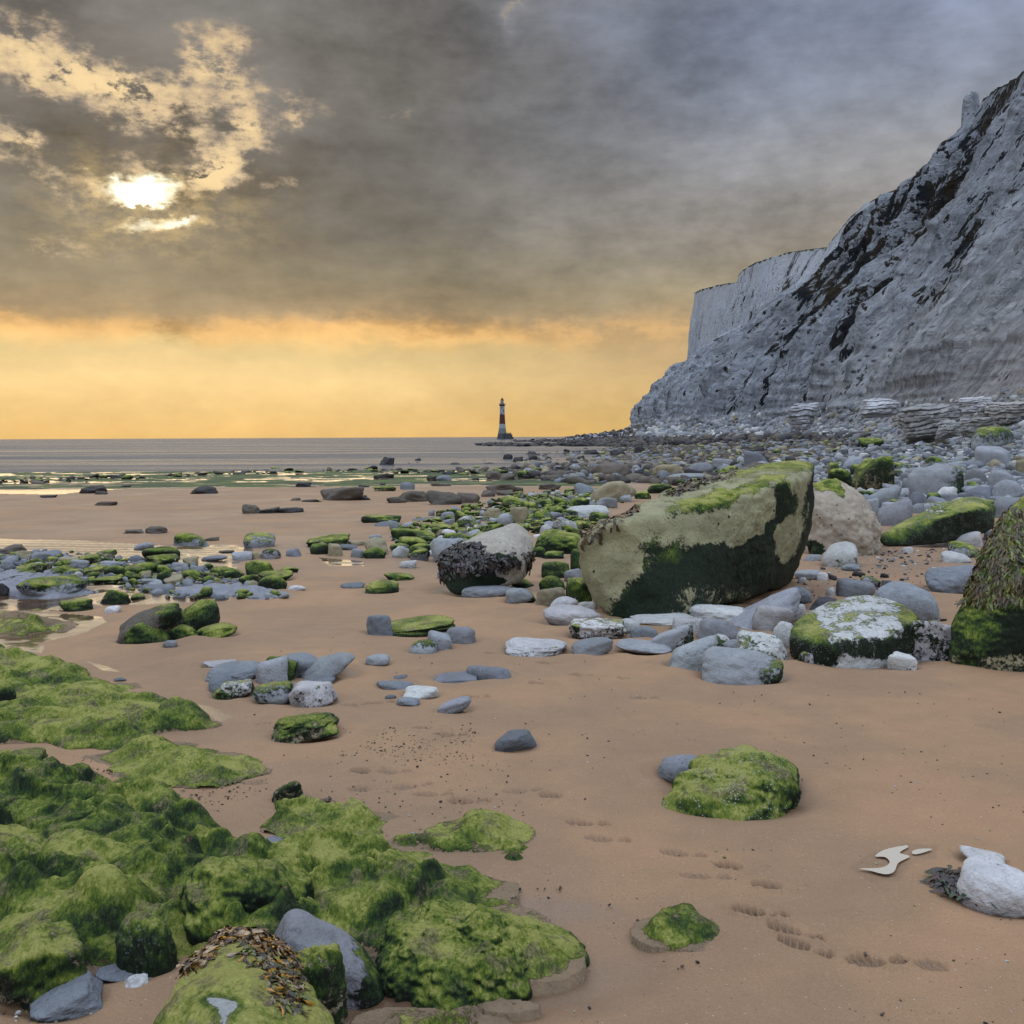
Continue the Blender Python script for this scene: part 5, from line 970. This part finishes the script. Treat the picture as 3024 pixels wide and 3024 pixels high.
def hitfast(px, py):
    r = ray(px, py); r = r/r[1]; D = np.geomspace(2, 1300, 260); h = CZ+r[2]*D-g(r[0]*D, D); k = np.where(h < 0)[0]
    if not len(k) or k[0] == 0: return None
    k = k[0]; t = h[k-1]/(h[k-1]-h[k]+1e-9); d = D[k-1]+t*(D[k]-D[k-1]); return np.array([r[0]*d, d, float(g(r[0]*d, d))])
BK = {'grey': 5, 'blue': 2.2, 'white': 1.6, 'gtop': .8, 'dmoss': .35, 'tan': .4, 'slate': .5}
P_, s_ = scatter([[(2240,1400),(2350,1320),(2600,1280),(3500,1262),(3500,1640),(3060,1560),(2960,1480),(2830,1540),(2700,1500),(2560,1560),(2480,1440)]], 16000, .16, .75, 1, k=.36, pw=2.4, extra=lambda h: h[0] > 9.3)
field('stony_bank', 'bank of countless smooth grey and white stones below the cliff', 'stones', P_, s_, BK, 1, sub=3)
P_, s_ = scatter([[(1560,1350),(1700,1330),(1870,1320),(2350,1292),(2620,1284),(2350,1400),(2050,1440),(1900,1425),(1700,1432),(1500,1405)], [(1780,1325),(2400,1290),(2500,1320),(2000,1400),(1750,1400)]], 15000, .25, 1.0, 2, k=.42)
field('rocky_foreshore', 'wide stretch of brown and grey broken rocks between sand and cliff', 'rocks', P_, s_, {'brown': 6, 'tan': 1.2, 'blue': 2, 'dark': 2, 'dmoss': .7, 'grey': 1}, 2, sub=2)
P_, s_ = scatter([[(1620,1291),(1800,1287),(2700,1283),(2600,1296),(1860,1321),(1640,1302)]], 9000, .5, 2.2, 3, k=.40)
field('dark_foreshore', 'distant dark band of boulders along the foot of the far cliff', 'rocks', P_, s_, {'brown': 4, 'dark': 6, 'slate': 3}, 3, sub=1, flat=(.5, 1.1))
P_, s_ = scatter([[(1500,1301),(1900,1299),(1900,1309),(1530,1307)], [(1560,1294),(1900,1291),(1900,1298),(1580,1298)], [(1450,1313),(1900,1309),(1900,1321),(1620,1321),(1470,1317)], [(1415,1317),(1560,1316),(1560,1321),(1415,1321)]], 2600, .8, 3.0, 4, k=.34)
P_[:, 2] = SEA-.15
field('sea_reef', 'low black reefs breaking the water left of the far shore', 'reef', P_, s_*1.25, {'dark': 1}, 4, sub=2, flat=(.12, .45), mesh_rough=1.6)
P_, s_ = scatter([[(1150,1560),(1350,1500),(1560,1455),(1800,1440),(1850,1480),(1700,1600),(1500,1560),(1350,1640),(1180,1650)], [(1480,1470),(1800,1440),(1780,1520),(1560,1560)]], 3600, .09, .34, 5, k=.45)
field('green_stones', 'many small green and tan stones packed behind the great boulder', 'stones', P_, s_, {'tang': 2, 'dmoss': 3, 'grey': 2, 'moss': 2, 'gtop': 1, 'white': .6}, 5, sub=3)
P_, s_ = scatter([[(-150,1640),(200,1632),(500,1660),(700,1685),(700,1715),(400,1722),(-150,1700)], [(200,1700),(700,1700),(850,1770),(500,1770)]], 2600, .05, .2, 6, k=.5)
field('wet_shingle', 'small wet stones between the larger ones of the left row', 'stones', P_, s_, {'blue': 3, 'tang': 2, 'grey': 2, 'dmoss': 1}, 6, sub=2)
P_, s_ = scatter([[(900,1385),(1500,1368),(1800,1372),(1760,1412),(1500,1405),(1000,1395)], [(1000,1376),(1400,1366),(1400,1380),(1000,1386)], [(-200,1420),(500,1400),(900,1385),(900,1395),(-200,1440)]], 2200, .25, 1.1, 7, k=.5, pw=3)
field('weed_flat_rocks', 'low dark rocks across the green weed flat at the waterline', 'rocks', P_, s_, {'dark': 3, 'brown': 2, 'dmoss': 3}, 7, sub=2, flat=(.18, .5), mesh_rough=1.5)
P_, s_ = scatter([[(2330,1700),(2560,1640),(2760,1650),(2760,1760),(2500,1800),(2350,1780)], [(1560,1700),(1800,1820),(2400,1850),(2400,1700),(2850,1850),(2700,1950),(1900,1930)], [(2500,1620),(2800,1610),(2880,1650),(2600,1680)]], 1200, .015, .07, 8, k=.5, pw=3)
field('pebbles', 'little dark and pale pebbles on the sand among the right-hand boulders', 'pebbles', P_, s_, {'dark': 2, 'blue': 2, 'white': 1, 'slate': 2}, 8, sub=2)
P_, s_ = scatter([[(400,2250),(1100,2150),(1800,2100),(3300,2100),(3300,3150),(1700,3150),(1600,2800),(1000,2480),(700,2400)], [(600,2250),(1500,2250),(1700,2700),(1100,2550)], [(-100,2950),(400,2900),(450,3100),(-100,3100)], [(450,1850),(2900,1950),(3000,2400),(800,2200)]], 4200, .003, .014, 9, k=.5, pw=3.5, avoid=.9)
field('beach_grit', 'tiny shell bits, grit and weed scraps strewn over the sand', 'grit', P_, s_, {'dark': 4, 'white': 2, 'tan': 2, 'brown': 4, 'dmoss': 1}, 9, sub=1, flat=(.4, 1.0))

P_, s_ = scatter([[(470,2255),(760,2240),(800,2330),(640,2400),(480,2340)], [(150,2230),(400,2240),(420,2330),(180,2290)], [(1000,2150),(1400,2150),(1400,2250),(1000,2250)]], 1200, .005, .016, 19, k=.5, pw=3)
field('weed_crumbs', 'dark crumbs of broken weed littering the sand round the green ledges', 'debris', P_, s_, {'dark': 3, 'brown': 3, 'dmoss': 1}, 19, sub=1, flat=(.25, .6), mesh_rough=1.6)
# rubble apron at the cliff foot
def apron():
    rs = np.random.RandomState(12); n = 5200; ld = rs.uniform(math.log(70), math.log(900), n); v = .10*rs.uniform(0, 1, n)**1.6
    Pn = cliff_full(ld, v)[0]; D = Pn[:, 1]; s_ = (.3+1.3*rs.uniform(0, 1, n)**4)*np.clip(D/190, .6, 2.6)
    field('chalk_rubble', 'fallen chalk blocks piled all along the cliff foot', 'rubble', Pn, s_, {'grey': 5, 'white': 3, 'blue': 3, 'tan': 1.0}, 12, sub=2, flat=(.5, 1.1), mesh_rough=1.3)
    n = 700; ld = rs.uniform(math.log(560), math.log(960), n); Pn = cliff_full(ld, .07*rs.uniform(0, 1, n))[0]
    field('far_rubble', 'dark rubble spit running from the last headland towards the sea', 'rubble', Pn, 1.5+3.5*rs.uniform(0, 1, n)**2, {'dark': 2, 'slate': 3, 'brown': 1}, 13, sub=1, flat=(.5, 1.0))
apron()

# stacked ledges of bedded chalk at the cliff foot
def strata(zx0, zy0, zx1, zy1, D, seed, dip, label, tone=(.30, .30, .30)):
    x0, y0, x1, y1 = 2300+zx0/2.6685, 1100+zy0/2.6685, 2300+zx1/2.6685, 1100+zy1/2.6685
    a = pt(x0, y1, D); b_ = pt(x1, y0, D); U, F = unit_rock(seed, 6, 8, 9, .11)
    c = (a+b_)/2; hx, hz = (b_[0]-a[0])/2, (b_[2]-a[2])/2
    lv = U[:, 2]*(3.2+seed%3*.6)+.5*vn(U*1.5, seed)+.12*fbm(U*7, 3, seed); k = np.floor(lv); f = lv-k; hs = _h(k.astype(int), 0*k.astype(int), 0*k.astype(int), seed)
    sc = 1-.22*hs-.12*sst(f, .75, .9)*(1-sst(f, .95, 1.0))+.12*fbm(v3(U[:, 0]*5, U[:, 1]*5, k*3), 3, seed)
    W = U*np.array([hx, hx*.8, hz*1.25]); W[:, :2] *= sc[:, None]; W[:, 2] += W[:, 0]*dip; W += c-[0, 0, hz*.2]
    al = .12+.1*hs
    o = mk('rock_ledge', W, F, rock, attrs=dict(alg=al, wet=.3, pit=0.0), cols={'tone': np.array(tone)*(1-.55*sst(f, .7, .85)*(1-sst(f, .95, 1)))[:, None]*(.8+.35*hs)[:, None]}, loc=(c[0], c[1], c[2]-hz))
    tag(o, label, 'rock ledge', 'bedded chalk ledges at the cliff foot')
strata(930, 245, 1420, 505, 88, 5, .12, 'dark banded rock ledge jutting out at the cliff foot')
strata(1230, 370, 1460, 505, 82, 6, .10, 'grey banded ledge just right of the dark banded one')
strata(1425, 355, 1720, 500, 78, 7, .05, 'pale low ledge left of the green-capped block near right edge')
strata(1640, 225, 1990, 385, 92, 8, .03, 'thick bedded pale ledge at the right edge under the cliff', (.4, .39, .38))
strata(640, 200, 960, 330, 120, 9, .04, 'pale finely bedded ledge at the cliff base left of the dark one', (.44, .45, .48))
strata(1380, 190, 1720, 300, 104, 10, .10, 'upper grey ledge between the dark banded and thick bedded ones', (.4, .4, .42))
strata(60, 240, 330, 420, 150, 11, .02, 'distant pale bedded ledge, leftmost at the cliff foot', (.42, .43, .47))

# ------------------------------------------------------------------ lighthouse
LDm = 1100.0; bx = pt(1483.5, 1290, LDm)[0]; zof = lambda py: pt(1483, py, LDm)[2]; wof = lambda px: px/FPX*LDm
lh = bpy.data.objects.new('lighthouse', None); lh.location = (bx, LDm, SEA); col.objects.link(lh)
tag(lh, 'red and white banded lighthouse standing in the sea off the headland', 'lighthouse')
def lathe(name, prof, mat, parent, seg=48, ox=0, oy=0):
    V = []; F = []
    for z, r in prof:
        for k in range(seg): a = 2*math.pi*k/seg; V.append((r*math.cos(a)+ox, r*math.sin(a)+oy, z))
    for i in range(len(prof)-1):
        for k in range(seg): k2 = (k+1) % seg; F.append((i*seg+k, i*seg+k2, (i+1)*seg+k2, (i+1)*seg+k))
    o = mk(name, V, F, mat, smooth=True); o.parent = parent; return o
def boxes(name, L, mat, parent):
    bm = bmesh.new()
    for (cx, cy, cz, sx, sy, sz) in L:
        m = Matrix.Translation((cx, cy, cz)) @ Matrix.Diagonal((sx, sy, sz, 1)); bmesh.ops.create_cube(bm, size=1, matrix=m)
    bmesh.ops.bevel(bm, geom=bm.edges[:], offset=min(.12, .1*min(sx, sy, sz)), segments=1, affect='EDGES')
    me = bpy.data.meshes.new(name); bm.to_mesh(me); bm.free(); me.materials.append(mat); o = bpy.data.objects.new(name, me); col.objects.link(o); o.parent = parent; return o
m_gran = plain('granite', (.13, .15, .15), .9, .3, .5); m_dark = plain('tidal_stone', (.055, .055, .06), .8, .3, .4); m_wht = plain('white_paint', (.27, .29, .33), .7, .2, .4)
m_red = plain('red_paint', (.075, .012, .012), .7, .2, .4); m_glz = plain('window_dark', (.02, .02, .025), .3); m_glass, q, bs = newmat('lantern_glass')
bs.inputs['Base Color'].default_value = (.8, .8, .78, 1); bs.inputs['Transmission Weight'].default_value = .85; bs.inputs['Roughness'].default_value = .1; bs.inputs['IOR'].default_value = 1.1
zz = lambda py: zof(py)-SEA
r_at = lambda py: wof(float(np.interp(py, [1199, 1224, 1252, 1265, 1276, 1297], [7.0, 7.4, 8.9, 10.0, 12.0, 16.5])))
sec = lambda a, b_: [(zz(a+(b_-a)*i/6), r_at(a+(b_-a)*i/6)) for i in range(7)]
lathe('base', [(-.8, r_at(1297)+.4)]+sec(1297, 1280), m_dark, lh); lathe('tower', sec(1280, 1265), m_gran, lh); lathe('white_band', sec(1265, 1252), m_wht, lh)
lathe('red_band', sec(1252, 1224), m_red, lh); lathe('white_band', sec(1224, 1199.5), m_wht, lh)
gl = lathe('gallery', [(zz(1199.5), wof(7.0)), (zz(1197), wof(8.6)), (zz(1195.4), wof(9.6)), (zz(1195.2), wof(9.8)), (zz(1194.6), wof(9.8)), (zz(1194.5), wof(5.6))], m_red, lh)
rl = []
for k in range(28):
    a = 2*math.pi*k/28; rl.append((wof(9.5)*math.cos(a), wof(9.5)*math.sin(a), zz(1193), .14, .14, 1.3))
ry = boxes('railing', rl, m_wht, gl); lathe('handrail', [(zz(1191.4), wof(9.4)), (zz(1191.4)+.15, wof(9.6)), (zz(1191.4)+.25, wof(9.4))], m_wht, gl)
lathe('lantern_base', [(zz(1194.5), wof(5.4)), (zz(1192), wof(5.4)), (zz(1191.8), wof(4.9))], m_red, lh)
ln = lathe('lantern', [(zz(1191.8), wof(4.8)), (zz(1183), wof(4.8))], m_glass, lh, 24)
gz_ = []
for k in range(12):
    a = 2*math.pi*k/12; gz_.append((wof(4.9)*math.cos(a), wof(4.9)*math.sin(a), (zz(1191.8)+zz(1183))/2, .2, .2, zz(1183)-zz(1191.8)))
boxes('glazing_bar', gz_, m_wht, ln); lathe('lamp', [(zz(1191), .4), (zz(1190), wof(2.2)), (zz(1185), wof(2.2)), (zz(1184), .4)], m_red, ln, 16)
dm = lathe('dome', [(zz(1183), wof(5.2)), (zz(1182.4), wof(5.3)), (zz(1180), wof(4.4)), (zz(1177.6), wof(2.6)), (zz(1176), wof(1.5)), (zz(1175), wof(1.3)), (zz(1174.6), .2)], m_red, lh)
lathe('finial', [(zz(1174.6), .16), (zz(1172), .08), (zz(1171.6), .02)], m_dark, dm, 8)
for (px, py) in ((-1.7, 1204), (3.7, 1213), (-1.9, 1222.3)):
    w_ = boxes('window', [(wof(px), -math.sqrt(max(.1, r_at(py)**2-wof(px)**2))+.05, zz(py), 1.0, .5, 1.5)], m_glz, lh); boxes('sill', [(wof(px), -math.sqrt(max(.1, r_at(py)**2-wof(px)**2))-.08, zz(py)-.85, 1.3, .5, .18)], m_wht, w_)
pl = [(wof(17), -2.5, (zz(1278.5)-.8)/2-.2, wof(20), 9, zz(1278.5)+.6), (wof(25.5), -2.5, (zz(1284)-.8)/2, wof(9), 8.2, zz(1284)+.8), (wof(29.5), -2.5, (zz(1291))/2-.3, wof(7), 7.4, zz(1291)+.8)]
boxes('landing_platform', pl, m_dark, lh)
boxes('platform_rail', [(wof(13+i*2.2), -6.2, zz(1277.6), .12, .12, 1.0) for i in range(7)]+[(wof(19.6), -6.2, zz(1276.4), wof(14), .12, .12)], m_dark, lh)

# a drift of dark weed beside the white boulder at the lower right
def weed_drift(fr, boxp, n, L, seed, cols, label):
    rs = np.random.RandomState(seed); VV = []; FF = []; CC = []
    for i in range(n):
        t = rs.uniform(); c = np.array(boxp[0])*(1-t)+np.array(boxp[1])*t+rs.normal(size=2)*np.array(boxp[2])
        h = hit(*zc(fr, c[0], c[1])); a = rs.uniform(0, 6.28); dx, dy = math.cos(a), math.sin(a)*.7; l = L*rs.uniform(.4, 1.5); b0 = len(VV); ph = rs.uniform(0, 6); cc = np.array(cols[rs.randint(len(cols))])
        for s_ in range(6):
            u = s_/5; w = .004+.006*math.sin(3.1*u); bend = .3*l*math.sin(u*3+ph); p_ = h+[dx*l*u-dy*bend, dy*l*u+dx*bend, .008+.022*rs.uniform()*math.sin(3.1*u)+i%5*.004]
            VV += [p_+[-dy*w, dx*w, 0], p_+[dy*w, -dx*w, .004]]; CC += [cc, cc]
        for s_ in range(5): FF.append((b0+2*s_, b0+2*s_+1, b0+2*s_+3, b0+2*s_+2))
    o = mk('seaweed_clump', VV, FF, weedm, cols={'tone': np.array(CC)}); tag(o, label, 'seaweed')
weed_drift('H', ((1580,765), (1760,860), (26, 16)), 260, .07, 1, [(.02, .018, .02), (.03, .022, .018), (.05, .02, .015), (.02, .04, .015)], 'tangle of black and green weed left of the large white boulder')
weed_drift('G', ((330,170), (370,150), (8, 5)), 12, .05, 6, [(.10, .05, .02), (.05, .03, .02)], 'small upright brown weed sprig on the middle ledge')
